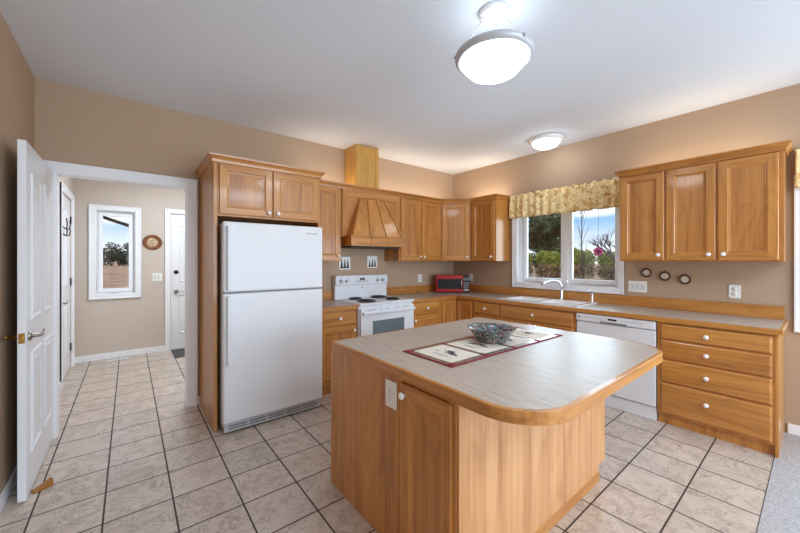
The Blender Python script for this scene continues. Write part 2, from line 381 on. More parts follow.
def grain(o):
    """wood parts that turn a corner: lengthwise grain on each leg"""
    o.data.materials.append(WY)
    for p in o.data.polygons:
        xs_ = [o.data.vertices[v].co.x for v in p.vertices]; ys_ = [o.data.vertices[v].co.y for v in p.vertices]
        if max(ys_) - min(ys_) > max(xs_) - min(xs_): p.material_index = 1
    return o
def root_matrix(o):
    while o.parent is not None: o = o.parent
    return Matrix.Translation(o.location) @ Matrix.Rotation(o.rotation_euler.z, 4, 'Z')
def tag(o, label=None, cat=None, group=None, kind=None):
    if label: o['label'] = label
    if cat: o['category'] = cat
    if group: o['group'] = group
    if kind: o['kind'] = kind
    return o
def thing(name, label, cat, loc=(0, 0, 0), rz=0, group=None, kind=None):
    o = bpy.data.objects.new(name, None); C.objects.link(o); o.empty_display_size = .1
    o.location = loc; o.rotation_euler = (0, 0, R(rz)); return tag(o, label, cat, group, kind)
def struct(name, mb, mats): return tag(mb.build(name, mats), kind='structure')
def copy_tree(o, parent=None):
    c = o.copy(); C.objects.link(c)
    if parent is not None: c.parent = parent
    for ch in list(o.children): copy_tree(ch, c)
    return c
def text_mesh(name, body, size, M, mat, parent):
    cu = bpy.data.curves.new(name, 'FONT'); cu.body = body; cu.size = size; cu.extrude = .0004; cu.align_x = 'CENTER'
    t = bpy.data.objects.new(name, cu); C.objects.link(t)
    dg = bpy.context.evaluated_depsgraph_get(); me = bpy.data.meshes.new_from_object(t.evaluated_get(dg))
    bpy.data.objects.remove(t); me.transform(M); me.materials.clear(); me.materials.append(mat)
    o = bpy.data.objects.new(name, me); C.objects.link(o); o.parent = parent; return o

# ------------------------------------------------------------------ the room
YB, XR_ = -4.5, XC
struct('floor', MB().box(XL - .14, XC + .22, YE, YH + .12, -.12, 0), TILE)
struct('carpet', MB().box(XL - .14, XC + .22, YB, YE, -.12, .004), CARPET)['kind'] = 'structure'
struct('ceiling', MB().box(XL - .14, XC + .22, YB, YH + .12, ZC, ZC + .12), CEILP)
OX0, OX1, OZ = -.468, .447, 2.135         # doorway to the hall
w = MB(); w.box(XL - .12, OX0, YC, YC + .12, 0, ZC); w.box(OX1, XC + .22, YC, YC + .12, 0, ZC); w.box(OX0, OX1, YC, YC + .12, OZ, ZC)
struct('wall_back', w, TAN)
WY0, WY1, WZ0, WZ1 = 1.400, 2.664, 1.105, 2.12      # sink window opening
DY0, DY1, DZ0, DZ1 = -1.9, .075, .90, 2.05          # dining window opening
w = MB()
w.box(XC, XC + .22, WY1, YC, 0, ZC); w.box(XC, XC + .22, DY1, WY0, 0, ZC); w.box(XC, XC + .22, YB, DY0, 0, ZC)
w.box(XC, XC + .22, WY0, WY1, 0, WZ0); w.box(XC, XC + .22, WY0, WY1, WZ1, ZC)
w.box(XC, XC + .22, DY0, DY1, 0, DZ0); w.box(XC, XC + .22, DY0, DY1, DZ1, ZC)
struct('wall_right', w, TAN)
struct('wall_left', MB().box(XL - .12, XL, YB, YC, 0, ZC), TAN)
# rear of the open room: a wall around wide glazing
w = MB(); w.box(XL, -.1, YB - .12, YB, 0, ZC); w.box(4.45, XC + .22, YB - .12, YB, 0, ZC) if False else w.box(4.18, XC + .22, YB - .12, YB, 0, ZC)
w.box(-.1, 4.18, YB - .12, YB, 2.6, ZC); w.box(-.1, 4.18, YB - .12, YB, 0, .25)
struct('wall_rear', w, TAN)
# hall
HX0, HX1 = -.60, 1.9
CY0, CY1, CZ = 5.33, 6.22, 2.215          # closet door on the hall's left side
w = MB(); w.box(HX0 - .12, HX0, YC + .12, CY0, 0, ZC); w.box(HX0 - .12, HX0, CY1, YH, 0, ZC); w.box(HX0 - .12, HX0, CY0, CY1, CZ, ZC)
struct('wall_hall_left', w, HALLP)
VX0, VX1, VZ0, VZ1 = -.375, .072, .935, 2.145     # hall window
EX0, EX1, EZ = .508, 1.42, 2.165                  # exterior door
w = MB(); w.box(HX0 - .12, VX0, YH, YH + .12, 0, ZC); w.box(VX1, EX0, YH, YH + .12, 0, ZC); w.box(EX1, HX1 + .12, YH, YH + .12, 0, ZC)
w.box(VX0, VX1, YH, YH + .12, 0, VZ0); w.box(VX0, VX1, YH, YH + .12, VZ1, ZC); w.box(EX0, EX1, YH, YH + .12, EZ, ZC)
struct('wall_hall_far', w, HALLP)
struct('wall_hall_right', MB().box(HX1, HX1 + .12, YC + .12, YH, 0, ZC), HALLP)
w = MB(); w.box(HX0, OX0 - .001, YC + .12, YC + .132, 0, ZC); w.box(OX1, HX1, YC + .12, YC + .132, 0, ZC); w.box(OX0, OX1, YC + .12, YC + .132, OZ, ZC)
struct('wall_hall_near', w, HALLP)

# trim: doorway casing and jambs, window casings, baseboards
def casing(mb, x0, x1, z0, z1, wd, y, out=-1, bottom=False, t=.018):
    """flat casing with a raised outer bead around an opening, in the x/z plane at y"""
    ys = sorted((y, y + out * t)); yb = sorted((y, y + out * (t + .007)))
    mb.box(x0 - wd, x0, ys[0], ys[1], z0 - (wd if bottom else 0), z1 + wd, .003); mb.box(x1, x1 + wd, ys[0], ys[1], z0 - (wd if bottom else 0), z1 + wd, .003)
    mb.box(x0, x1, ys[0], ys[1], z1, z1 + wd, .003)
    o = wd * .28
    mb.box(x0 - wd, x0 - wd + o, yb[0], yb[1], z0 - (wd if bottom else 0), z1 + wd, .003); mb.box(x1 + wd - o, x1 + wd, yb[0], yb[1], z0 - (wd if bottom else 0), z1 + wd, .003)
    mb.box(x0 - wd + o, x1 + wd - o, yb[0], yb[1], z1 + wd - o, z1 + wd, .003)
    if bottom:
        mb.box(x0, x1, ys[0], ys[1], z0 - wd, z0, .003); mb.box(x0 - wd + o, x1 + wd - o, yb[0], yb[1], z0 - wd, z0 - wd + o, .003)
t = MB(); casing(t, OX0 + .012, OX1 - .012, 0, OZ - .012, .088, YC)
t.box(OX0, OX0 + .016, YC, YC + .12, 0, OZ); t.box(OX1 - .016, OX1, YC, YC + .12, 0, OZ); t.box(OX0 + .016, OX1 - .016, YC, YC + .12, OZ - .016, OZ)
struct('trim_1', t, TRIM)
MR = Matrix.Translation((XC, 0, 0)) @ Matrix.Rotation(R(-90), 4, 'Z')    # local x -> -Y, local y -> +X : right-wall frame
t = MB(MR); casing(t, -WY1, -WY0, WZ0, WZ1, .056, 0, -1, True)
t.box(-WY1, -WY1 + .012, 0, .22, WZ0, WZ1); t.box(-WY0 - .012, -WY0, 0, .22, WZ0, WZ1); t.box(-WY1, -WY0, 0, .22, WZ0, WZ0 + .012); t.box(-WY1, -WY0, 0, .22, WZ1 - .012, WZ1)
struct('trim_2', t, TRIM)
t = MB(MR); casing(t, -DY1, -DY0, DZ0, DZ1, .062, 0, -1, True)
t.box(-DY1, -DY1 + .012, 0, .22, DZ0, DZ1); t.box(-DY0 - .012, -DY0, 0, .22, DZ0, DZ1); t.box(-DY1, -DY0, 0, .22, DZ0, DZ0 + .012); t.box(-DY1, -DY0, 0, .22, DZ1 - .012, DZ1)
struct('trim_3', t, TRIM)
t = MB(); casing(t, VX0, VX1, VZ0, VZ1, .070, YH, -1, True)
t.box(VX0, VX0 + .01, YH, YH + .12, VZ0, VZ1); t.box(VX1 - .01, VX1, YH, YH + .12, VZ0, VZ1); t.box(VX0, VX1, YH, YH + .12, VZ0, VZ0 + .01); t.box(VX0, VX1, YH, YH + .12, VZ1 - .01, VZ1)
struct('trim_4', t, TRIM)
t = MB(); casing(t, EX0, EX1, 0, EZ, .072, YH)
struct('trim_5', t, TRIM)
ML = Matrix.Translation((HX0, 0, 0)) @ Matrix.Rotation(R(90), 4, 'Z')    # local x -> +Y, local y -> -X : left-wall frame
t = MB(ML); casing(t, CY0, CY1, 0, CZ, .075, 0)
struct('trim_6', t, TRIM)
def baseboard(name, boxes):
    b = MB()
    for q in boxes: b.box(*q, .004)
    struct(name, b, TRIM)
baseboard('baseboard_left', [(XL, XL + .014, YB, YC - .02, .0, .085)])
baseboard('baseboard_right', [(XC - .014, XC, YB, .172, .004, .085)])
baseboard('baseboard_back', [(OX1 + .078, .552, YC - .014, YC, 0, .085)])
baseboard('baseboard_hall', [(HX0, EX0 - .073, YH - .014, YH, 0, .085), (HX0, HX0 + .014, YC + .14, CY0 - .077, 0, .085), (HX0, HX0 + .014, CY1 + .077, YH - .014, 0, .085)])

# windows
def sash(mb, x0, x1, z0, z1, fw, y0, y1):
    mb.box(x0, x0 + fw, y0, y1, z0, z1, .004); mb.box(x1 - fw, x1, y0, y1, z0, z1, .004)
    mb.box(x0 + fw, x1 - fw, y0, y1, z0, z0 + fw, .004); mb.box(x0 + fw, x1 - fw, y0, y1, z1 - fw, z1, .004)
def window(name, M, x0, x1, z0, z1, n, mull, fw, y0=.118, cranks=True):
    root = bpy.data.objects.new(name, None); C.objects.link(root); tag(root, kind='structure')
    f = MB(M); sash(f, x0, x1, z0, z1, .022, y0 + .03, y0 + .08)
    pw = (x1 - x0 - .044 - mull * (n - 1)) / n
    for i in range(n - 1):
        a = x0 + .022 + pw * (i + 1) + mull * i; f.box(a, a + mull, y0 - .01, y0 + .08, z0, z1, .004)
    f.build('window_frame', VINYL, root)
    for i in range(n):
        a = x0 + .022 + (pw + mull) * i
        s_ = MB(M); sash(s_, a, a + pw, z0 + .022, z1 - .022, fw, y0 + .006, y0 + .05)
        so = s_.build('sash', VINYL, root)
        MB(M).box(a + fw, a + pw - fw, y0 + .026, y0 + .032, z0 + .022 + fw, z1 - .022 - fw).build('pane', GLASS, so)
        if cranks:
            c = MB(M); cx = a + pw * .5
            c.box(cx - .05, cx + .05, y0 - .022, y0 + .006, z0 + .006, z0 + .03, .006)
            c.tube([(cx + .02, y0 - .02, z0 + .03), (cx + .03, y0 - .045, z0 + .035), (cx - .07, y0 - .05, z0 + .03)], .007)
            c.build('crank_handle', VINYL, root)
    return root
window('window_1', MR, -WY1 + .012, -WY0 - .012, WZ0 + .012, WZ1 - .012, 2, .05, .046)
window('window_2', MR, -DY1 + .012, -DY0 - .012, DZ0 + .012, DZ1 - .012, 2, .06, .05, cranks=False)
w3 = window('window_3', Matrix.Translation((0, YH, 0)), VX0 + .01, VX1 - .01, VZ0 + .01, VZ1 - .01, 1, 0, .046, y0=.03)
c = MB(); c.box(VX0 + .016, VX0 + .03, YH + .02, YH + .045, 1.02, 1.16, .003); c.build('latch_lever', VINYL, w3)

# doors: leaf mesh with six raised panels both sides
def panel_leaf(M, wd, z0, z1, th, rows=((.235, .865), (1.06, 1.98)), hz=2.15, mx=.115, gap=.10):
    m = MB(M); k = (z1 - z0) / hz
    m.box(0, wd, 0, th, z0, z1, .002)
    pw = (wd - 2 * mx - gap) / 2
    for i in range(2):
        a = mx + i * (pw + gap)
        for r0, r1 in rows:
            b0, b1 = z0 + r0 * k, z0 + r1 * k
            for y, s in ((0, -1), (th, 1)):
                def ring(d, yy): return [(a + d, y + s * yy, b0 + d), (a + pw - d, y + s * yy, b0 + d), (a + pw - d, y + s * yy, b1 - d), (a + d, y + s * yy, b1 - d)]
                V = [[m.bm.verts.new(p) for p in ring(*q)] for q in ((0, .0002), (.007, .009), (.016, .009), (.028, .0006), (.042, .0006), (.062, .008))]
                for A, B in zip(V, V[1:]):
                    for j in range(4): m.bm.faces.new([A[j], A[(j + 1) % 4], B[(j + 1) % 4], B[j]])
                m.bm.faces.new(V[-1]); m._fin([v for q in V for v in q])
    return m
def lever(M, x, z, y, s, d, metal=NICKEL, r=.03):
    """rose, neck and a curved lever; s = outward sign along local y, d = direction along local x"""
    m = MB(M); m.lathe([(0, 0), (r, 0), (r, .006), (r * .75, .012), (.012, .016), (.010, .045), (0, .046)], (x, y, z), (0, s, 0), 20)
    m.tube([(x, y + s * .04, z), (x + d * .025, y + s * .05, z), (x + d * .06, y + s * .05, z + .004), (x + d * .095, y + s * .048, z + .006), (x + d * .115, y + s * .047, z + .018)], [.010, .010, .0085, .008, .006], 10)
    return m
# door_1: the open leaf, hinged on the doorway's left jamb, standing along the left wall
MD = Matrix.Translation((-.505, 2.915, 0)) @ Matrix.Rotation(R(90), 4, 'Z')  # local x -> +Y, local y -> -X
d1 = panel_leaf(MD @ Matrix.Translation((0, -.034, 0)), .915, .012, 2.125, .036).build('door_1', DOORW); tag(d1, kind='structure')
MDl = MD @ Matrix.Translation((0, -.034, 0))
lever(MDl, .07, .965, 0, -1, 1).build('door_handle', NICKEL, d1)
lever(MDl, .07, .965, .036, 1, -.55, BRASS).build('door_handle', BRASS, d1)
m = MB(MDl); m.box(-.002, .0005, .005, .031, .935, .995, .0005); m.box(-.016, -.002, .012, .024, .957, .975, .003); m.build('latch_plate', BRASS, d1)
for hz in (.25, 1.1, 1.95):
    MB().cyl((-.478, 3.834, hz - .045), (-.478, 3.834, hz + .045), .007, 10).build('hinge', NICKEL, d1)
# door_2: closet door in the hall's left wall
d2 = panel_leaf(ML @ Matrix.Translation((CY0 + .004, .012, 0)), CY1 - CY0 - .008, .012, CZ - .004, .035).build('door_2', DOORW); tag(d2, kind='structure')
M2 = ML @ Matrix.Translation((CY0 + .004, .012, 0))
lever(M2, .07, .93, 0, -1, 1).build('door_handle', NICKEL, d2)
for hz in (.28, 1.14, 1.95):
    b = MB(M2); b.box(.862, .892, -.016, -.001, hz - .05, hz + .05, .003); b.build('hinge', BRONZE, d2)
# door_3: exterior door
M3 = Matrix.Translation((EX0 + .004, YH + .012, 0))
d3 = panel_leaf(M3, EX1 - EX0 - .008, .012, EZ - .004, .045).build('door_3', DOORW); tag(d3, kind='structure')
lever(M3, .075, .925, 0, -1, 1, r=.034).build('door_handle', NICKEL, d3)
MB(M3).lathe([(0, 0), (.033, 0), (.033, .008), (.020, .016), (0, .018)], (.075, 0, 1.235), (0, -1, 0), 20).build('deadbolt', BRONZE, d3)
m = MB(M3); m.box(.205, .225, -.012, -.001, .64, .74, .002); m.build('chain_guard', BRONZE, d3) if False else m.bm.free()

# ------------------------------------------------------------------ cabinets
def knob_mb(x, z, y=-.02, M=None):
    return MB(M).lathe([(0, 0), (.008, 0), (.007, .010), (.015, .015), (.0175, .021), (.015, .027), (.007, .030), (0, .0305)], (x, y, z), (0, -1, 0), 16)
def add_front(root, kind, x0, x1, z0, z1, knob=None, M=None, mats=None, horizontal=WH):
    if kind == 'door': f = MB(M).door(x0, x1, z0, z1).build('door', mats or [WV, WH, WP], root)
    else: f = MB(M).slab(x0, x1, z0, z1).build('drawer', horizontal, root)
    if knob: tag(knob_mb(knob[0], knob[1], M=M).build('knob', CERAM, f), 'white ceramic knob')
    return f
def base_cabinet(name, label, loc, rz, wd, d, fronts, ztop, toe=.03, group=None):
    root = thing(name, label, 'cabinet', loc, rz, group)
    b = MB(); b.box(0, wd, toe, d, .001, .085)
    if name == 'sink_base_cabinet' or 'left of the sink' in label:     # open inside, for the bowls
        b.box(0, .018, 0, d, .085, ztop); b.box(wd - .018, wd, 0, d, .085, ztop); b.box(.018, wd - .018, 0, d, .085, .103); b.box(.018, wd - .018, d - .012, d, .103, ztop); b.box(.018, wd - .018, 0, .018, .103, ztop)
    else: b.box(0, wd, 0, d, .085, ztop, .001)
    b.build('body', WV, root)
    for f in fronts: add_front(root, *f)
    return root
CB = ZT - .042                         # underside of the worktop
DF = .600                              # base depth
FX, FY = XC - DF, YC - DF              # faces of the two runs
# left of the range
wd = 1.978 - 1.502
base_cabinet('base_cabinet', 'honey wood base cabinet between the white refrigerator and the range', (1.502, FY, 0), 0, wd, DF - .003,
    [('drawer', .02, wd - .012, .722, .868, (wd * .5 + .02, .797)), ('door', .02, wd - .012, .115, .705, (wd - .045, .655))], CB)
# right of the range
x0, x1 = 2.778, 3.300; wd = x1 - x0
base_cabinet('base_cabinet', 'honey wood base cabinet just right of the white range, drawer over door', (x0, FY, 0), 0, wd, DF - .003,
    [('drawer', .012, wd - .03, .722, .868, (wd * .5, .797)), ('door', .012, wd - .03, .115, .705, (.05, .655))], CB)
# corner cabinet, two narrow leaves meeting in the inner corner
r = thing('corner_base_cabinet', 'honey wood corner base cabinet with two narrow doors under the microwave', 'cabinet', (3.302, FY, 0))
yq = 2.940
b = MB(); P_ = [(3.302, FY), (FX, FY), (FX, yq), (XC - .003, yq), (XC - .003, YC - .003), (3.302, YC - .003)]
b.prism(P_, .085, CB); k = .03
b.prism([(3.302, FY + k), (FX + k, FY + k), (FX + k, yq), (XC - .003, yq), (XC - .003, YC - .003), (3.302, YC - .003)], .001, .085)
b.build('body', WV, r, True)
f = MB(Matrix.Translation((3.322, FY, 0))).door(0, FX - .02 - 3.322 - .004, .115, .868, fw=.05).build('door', [WV, WH, WP], r, True)
M_ = Matrix.Translation((FX, FY - .022, 0)) @ Matrix.Rotation(R(-90), 4, 'Z')
f = MB(M_).door(0, FY - .022 - yq - .012, .115, .868, fw=.05).build('door', [WV, WH, WP], r, True)
def right_base(name, label, ya, yb, fronts): return base_cabinet(name, label, (FX, ya, 0), -90, ya - yb, DF - .003, fronts, CB)
ya, yb = 2.938, 2.518; wd = ya - yb
right_base('base_cabinet', 'narrow honey wood base cabinet with one knobbed drawer left of the sink cabinet', ya, yb,
    [('drawer', .024, wd - .006, .722, .868, (wd * .5, .797)), ('door', .024, wd - .006, .115, .705, (.06, .655))])
ya, yb = 2.516, 1.592; wd = ya - yb
right_base('sink_base_cabinet', 'wide honey wood sink cabinet under the window with long false drawer', ya, yb,
    [('drawer', .008, wd - .03, .722, .868, (wd * .5 - .01, .797)), ('door', .008, wd / 2 - .012, .115, .705, (wd / 2 - .05, .672)), ('door', wd / 2 - .008, wd - .03, .115, .705, (wd / 2 + .03, .672))])
ya, yb = .900, .206; wd = ya - yb
r = right_base('drawer_cabinet', 'honey wood cabinet of four stacked drawers at the right counter end', ya, yb,
    [('drawer', .026, wd - .014, .745, .872, (wd * .47, .806)), ('drawer', .026, wd - .014, .575, .733, (wd * .47, .655)), ('drawer', .026, wd - .014, .375, .563, (wd * .47, .475)), ('drawer', .026, wd - .014, .105, .363, (wd * .47, .262))])
b = MB(); b.box(wd, wd + .018, -.004, DF - .003, .001, CB, .002); b.build('end_panel', WV, r)

# upper cabinets
UZ0, UZ1, UD = 1.412, 2.272, .330
UY, UX = YC - UD, XC - UD
def upper(name, label, loc, rz, wd, fronts, z0=UZ0, z1=UZ1, d=UD, group=None):
    root = thing(name, label, 'cabinet', loc, rz, group)
    MB().box(0, wd, 0, d - .003, z0, z1, .001).build('body', WV, root)
    for f in fronts: add_front(root, *f)
    return root
wd = 1.934 - 1.500
upper('upper_cabinet', 'honey wood single-door upper cabinet between refrigerator and range hood', (1.500, UY, 0), 0, wd, [('door', .02, wd - .02, UZ0 + .012, UZ1 - .02, (wd - .05, UZ0 + .06))])
x0, x1 = 2.802, 3.582; wd = x1 - x0
upper('upper_cabinet', 'honey wood double-door upper cabinet between range hood and corner', (x0, UY, 0), 0, wd,
    [('door', .022, wd / 2 - .006, UZ0 + .012, UZ1 - .02, (wd / 2 - .04, UZ0 + .06)), ('door', wd / 2 + .002, wd - .02, UZ0 + .012, UZ1 - .02, (wd / 2 + .036, UZ0 + .06))])
# diagonal corner cabinet
xa, yb = 3.584, 3.201
r = thing('corner_upper_cabinet', 'diagonal honey wood corner upper cabinet above the red microwave', 'cabinet', (xa, UY, 0), -45)
b = MB(); b.prism([(xa, UY), (UX, yb), (XC - .003, yb), (XC - .003, YC - .003), (xa, YC - .003)], UZ0, UZ1); b.build('body', WV, r, True)
wdg = math.hypot(UX - xa, UY - yb)
add_front(r, 'door', .024, wdg - .024, UZ0 + .012, UZ1 - .02, (wdg - .062, UZ0 + .06))
ya, yb = 3.199, 2.767; wd = ya - yb
upper('upper_cabinet', 'honey wood single-door upper cabinet on the right wall, left of the sink window', (UX, ya, 0), -90, wd, [('door', .024, wd - .018, UZ0 + .012, UZ1 - .02, (wd - .06, UZ0 + .06))])
ya, yb = 1.279, .176; wd = ya - yb
e1, e2 = wd * .335, wd * .655
CROWN = [(0, UZ1 - .012), (.010, UZ1 - .012), (.014, UZ1 + .008), (.024, UZ1 + .026), (.036, UZ1 + .034), (.040, UZ1 + .050), (0, UZ1 + .050)]
CROWNP = CROWN[::-1]
r = upper('upper_cabinet', 'wide honey wood three-door upper cabinet right of the sink window', (UX, ya, 0), -90, wd,
    [('door', .012, e1 - .004, UZ0 + .012, UZ1 - .02, (e1 - .045, UZ0 + .06)), ('door', e1 + .012, e2 - .004, UZ0 + .012, UZ1 - .02, (e2 - .045, UZ0 + .06)), ('door', e2 + .012, wd - .026, UZ0 + .012, UZ1 - .02, (e2 + .048, UZ0 + .06))])
MB().sweep([(0, UD - .003), (0, 0), (wd, 0), (wd, UD - .003)], [(a, z) for a, z in CROWN]).build('crown', WH, r)
# run of crown moulding over the back-wall uppers
cm = MB().sweep([(1.500, UY - .0012), (xa - .0005, UY - .0012), (UX - .0012, 3.2005), (UX - .0012, 2.7658), (XC - .003, 2.7658)], CROWN).build('crown_moulding', WH); grain(cm)
tag(cm, 'honey wood crown moulding running along the tops of the back and corner uppers', 'moulding')

# refrigerator surround
r = thing('over_refrigerator_cabinet', 'honey wood two-door cabinet with crown above the white refrigerator', 'cabinet', (.575, 3.153, 0)); wd = .903; fd = YC - 3.153
MB().box(0, wd, 0, fd - .003, 1.795, 2.258, .001).build('body', WV, r)
add_front(r, 'door', .012, wd / 2 - .004, 1.812, 2.235, (wd / 2 - .04, 1.85))
add_front(r, 'door', wd / 2 + .004, wd - .012, 1.812, 2.235, (wd / 2 + .042, 1.85))
dz = -.016
MB().sweep([(-.032, fd - .003), (-.032, 0), (wd + .022, 0), (wd + .022, fd - .385)], [(a, z + dz) for a, z in CROWN]).build('crown', WH, r)
p = MB().box(.545, .574, 3.150, YC - .003, .001, 2.243, .002).build('tall_side_panel', WV)
tag(p, 'tall honey wood panel standing left of the white refrigerator', 'panel')
p = MB().box(1.479, 1.497, 3.155, YC - .003, .001, 2.243, .002).build('tall_side_panel', WV)
tag(p, 'narrow honey wood panel right of the white refrigerator, mostly hidden', 'panel')

# range hood built as a wooden cabinet with a flared canopy
hx0, hx1 = 1.936, 2.800
r = thing('range_hood', 'honey wood range hood with flared slatted canopy above the white range', 'range hood', (hx0, UY, 0)); wd = hx1 - hx0
b = MB(); b.box(0, wd, 0, UD - .003, 1.700, UZ1, .001); b.build('body', WV, r)
MB().door(.004, wd - .004, 1.708, UZ1 - .012, fw=.075).build('face_frame', [WV, WH, WP], r)
bx0, bx1, by = .045, wd - .035, -.150       # band
b = MB(); b.box(bx0, bx1, by, UD - .02, 1.590, 1.700, .003); b.build('band', WH, r)
for i in range(4):
    xx = bx0 + (bx1 - bx0) * (.0, .355, .68, .985)[i]
    MB().box(xx, xx + .013, by - .006, by + .001, 1.592, 1.698, .001).build('band_batten', WV, r)
MB().box(bx0 - .012, bx1 + .012, by - .014, -.02, 1.700, 1.716, .003).build('ledge', WH, r)
tx0, tx1, zt, zb = .235, .600, 2.170, 1.716
q = MB()
lo = [(bx0 + .02, by + .004, zb), (bx1 - .02, by + .004, zb), (bx1 - .02, -.008, zb), (bx0 + .02, -.008, zb)]
hi = [(tx0, -.030, zt), (tx1, -.030, zt), (tx1, -.008, zt), (tx0, -.008, zt)]
q.poly(lo[::-1]); q.poly(hi)
for i in range(4): q.poly([lo[i], lo[(i + 1) % 4], hi[(i + 1) % 4], hi[i]])
bmesh.ops.remove_doubles(q.bm, verts=q.bm.verts, dist=1e-5)
q.build('canopy', WV, r)
for ft, fb in ((0.02, 0.015), (.31, .33), (.66, .65), (.98, .985)):
    a = Vector((tx0 + (tx1 - tx0) * ft, -.030, zt)); bb = Vector((lo[0][0] + (lo[1][0] - lo[0][0]) * fb, by + .004, zb + .001))
    nrm = Vector((0, -1, -.265)).normalized() * .007 if False else Vector((0, -.013, .003))
    h = .006
    q = MB(); c8 = []
    for p_ in (a, bb):
        for sx in (-h, h): c8 += [p_ + Vector((sx, .001, 0)), p_ + Vector((sx, 0, 0)) + nrm]
    for f_ in ((0, 1, 3, 2), (4, 6, 7, 5), (0, 4, 5, 1), (2, 3, 7, 6), (0, 2, 6, 4), (1, 5, 7, 3)): q.poly([c8[i] for i in f_])
    bmesh.ops.remove_doubles(q.bm, verts=q.bm.verts, dist=1e-6)
    q.build('canopy_batten', WH, r)
MB().box(bx0 + .03, bx1 - .03, by + .03, UD - .04, 1.574, 1.5899, .003).build('hood_insert', BLACK, r)
r = thing('flue_chase', 'square pine flue chase rising from the hood to the ceiling', 'flue', (2.165, 3.560, UZ1))
b = MB(); b.box(0, .335, 0, YC - .003 - 3.560, .004, ZC - UZ1 - .003, .001); b.build('body', PINE, r)
b = MB(); b.box(.0, .045, -.008, 0, .004, ZC - UZ1 - .003, .001); b.build('batten', PINE, r)
b = MB(); b.box(.285, .335, -.008, 0, .004, ZC - UZ1 - .003, .001); b.build('batten', PINE, r)

# ------------------------------------------------------------------ worktops
def edge_strip(path, z0, z1, t, root):
    """wood nosing along the exposed edge, its outer side on the right of the path"""
    grain(MB().sweep(path, [(0, z0), (t, z0 + .003), (t, z1 - .003), (t - .003, z1), (0, z1)]).build('wood_edge', WH, root))
OH = .635
r = thing('worktop', 'short brown laminate worktop between refrigerator and range', 'worktop', (1.500, YC - OH, 0))
MB().box(1.500, 1.980, YC - OH + .018, YC - .003, ZT - .040, ZT, world if False else 0).build('slab', LAM, r, True)
edge_strip([(0, .018), (.480, .018)], ZT - .042, ZT, .018, r)
MB().box(1.500, 1.980, YC - .021, YC - .003, ZT + .0005, 1.040, .002).build('backsplash', WH, r, True)
r = thing('worktop', 'long L-shaped brown laminate worktop holding sink and red microwave', 'worktop', (2.776, YC - OH, 0))
xi, yi = XC - OH + .018, YC - OH + .018; ye = .184
SX0, SX1, SY0, SY1 = 3.690, 4.150, 1.625, 2.530      # sink cut-out
slab = MB()
for q in ((2.778, xi, yi, YC - .003), (xi, XC - .003, SY1, YC - .003), (xi, XC - .003, ye, SY0), (xi, SX0, SY0, SY1), (SX1, XC - .003, SY0, SY1)):
    slab.box(q[0], q[1], q[2], q[3], ZT - .040, ZT)
slab.build('slab', LAM, r, True)
o = Vector((2.776, YC - OH))
edge_strip([Vector((2.778, yi)) - o, Vector((xi, yi)) - o, Vector((xi, ye)) - o, Vector((XC - .003, ye)) - o], ZT - .042, ZT, .018, r)
b = MB(); b.box(2.778, XC - .003, YC - .021, YC - .003, ZT + .0005, 1.040, .002); b.box(XC - .021, XC - .003, ye + .002, YC - .021, ZT + .0005, 1.040, .002)
grain(b.build('backsplash', WH, r, True))

# ------------------------------------------------------------------ island
IX0, IX1, IY0, IY1 = 1.020, 2.45, .893, 1.965
CI = ZI - .0505
r = thing('island_cabinet', 'honey wood kitchen island base with pale veneer front panel', 'island', (IX0, IY1, 0), -90)
LW = IY1 - IY0; LD = IX1 - IX0
b = MB(); b.box(0, LW - .0125, 0, LD - .10, .001, CI, .001); b.box(0, LW - .0125, LD - .10, LD, .105, CI, .001); b.build('body', WV, r)
# plain side panel and cabinet door on the left face
b = MB(); b.box(.0, .700, -.012, -.0005, .001, CI, .002); b.build('side_panel', WV, r)
b = MB(); b.box(.702, .722, -.010, -.0005, .09, CI, .001); b.box(LW - .048, LW - .012, -.010, -.0005, .09, CI, .001); b.build('stile', WV, r)
add_front(r, 'door', .724, LW - .030, .105, CI - .014, (.752, CI - .062))
# front panel facing the room, veneer with a base board
f = MB(); f.box(LW - .012, LW, -.004, LD - .10, .06, CI, .001); f.box(LW - .012, LW, LD - .10, LD, .105, CI, .001); tag(f.build('front_panel', VEN, r), 'pale veneer front panel')
f = MB(); f.box(LW - .012, LW + .004, .02, LD - .095, .001, .0595, .002); f.build('base_board', WY, r)

def rounded(x0, x1, y0, y1, radii, n=9):
    """ccw outline with corner radii at (x0,y0), (x1,y0), (x1,y1), (x0,y1)"""
    out = []
    for (cx, cy, a0), r_ in zip(((x0, y0, 180), (x1, y0, 270), (x1, y1, 0), (x0, y1, 90)), radii):
        ox = cx + r_ * (1 if cx == x0 else -1); oy = cy + r_ * (1 if cy == y0 else -1)
        out += [(ox + r_ * math.cos(R(a0 + 90 * i / n)), oy + r_ * math.sin(R(a0 + 90 * i / n))) for i in range(n + 1)]
    return out
TX0, TX1, TY0, TY1 = 1.000, 2.500, .550, 1.955
r = thing('island_worktop', 'brown laminate island worktop with rounded corners and wood edge', 'worktop', (TX0, TY0, 0))
t_ = .020
MB().prism(rounded(TX0 + t_, TX1 - t_, TY0 + t_, TY1 - t_, (.21, .19, .02, .02)), ZI - .050, ZI).build('slab', LAM, r, True)
outl = rounded(TX0 + t_, TX1 - t_, TY0 + t_, TY1 - t_, (.21, .19, .02, .02))
path = outl + [outl[0]]
e = MB(); prof = [(0, ZI - .050), (t_, ZI - .048), (t_, ZI - .003), (t_ - .003, ZI), (0, ZI)]
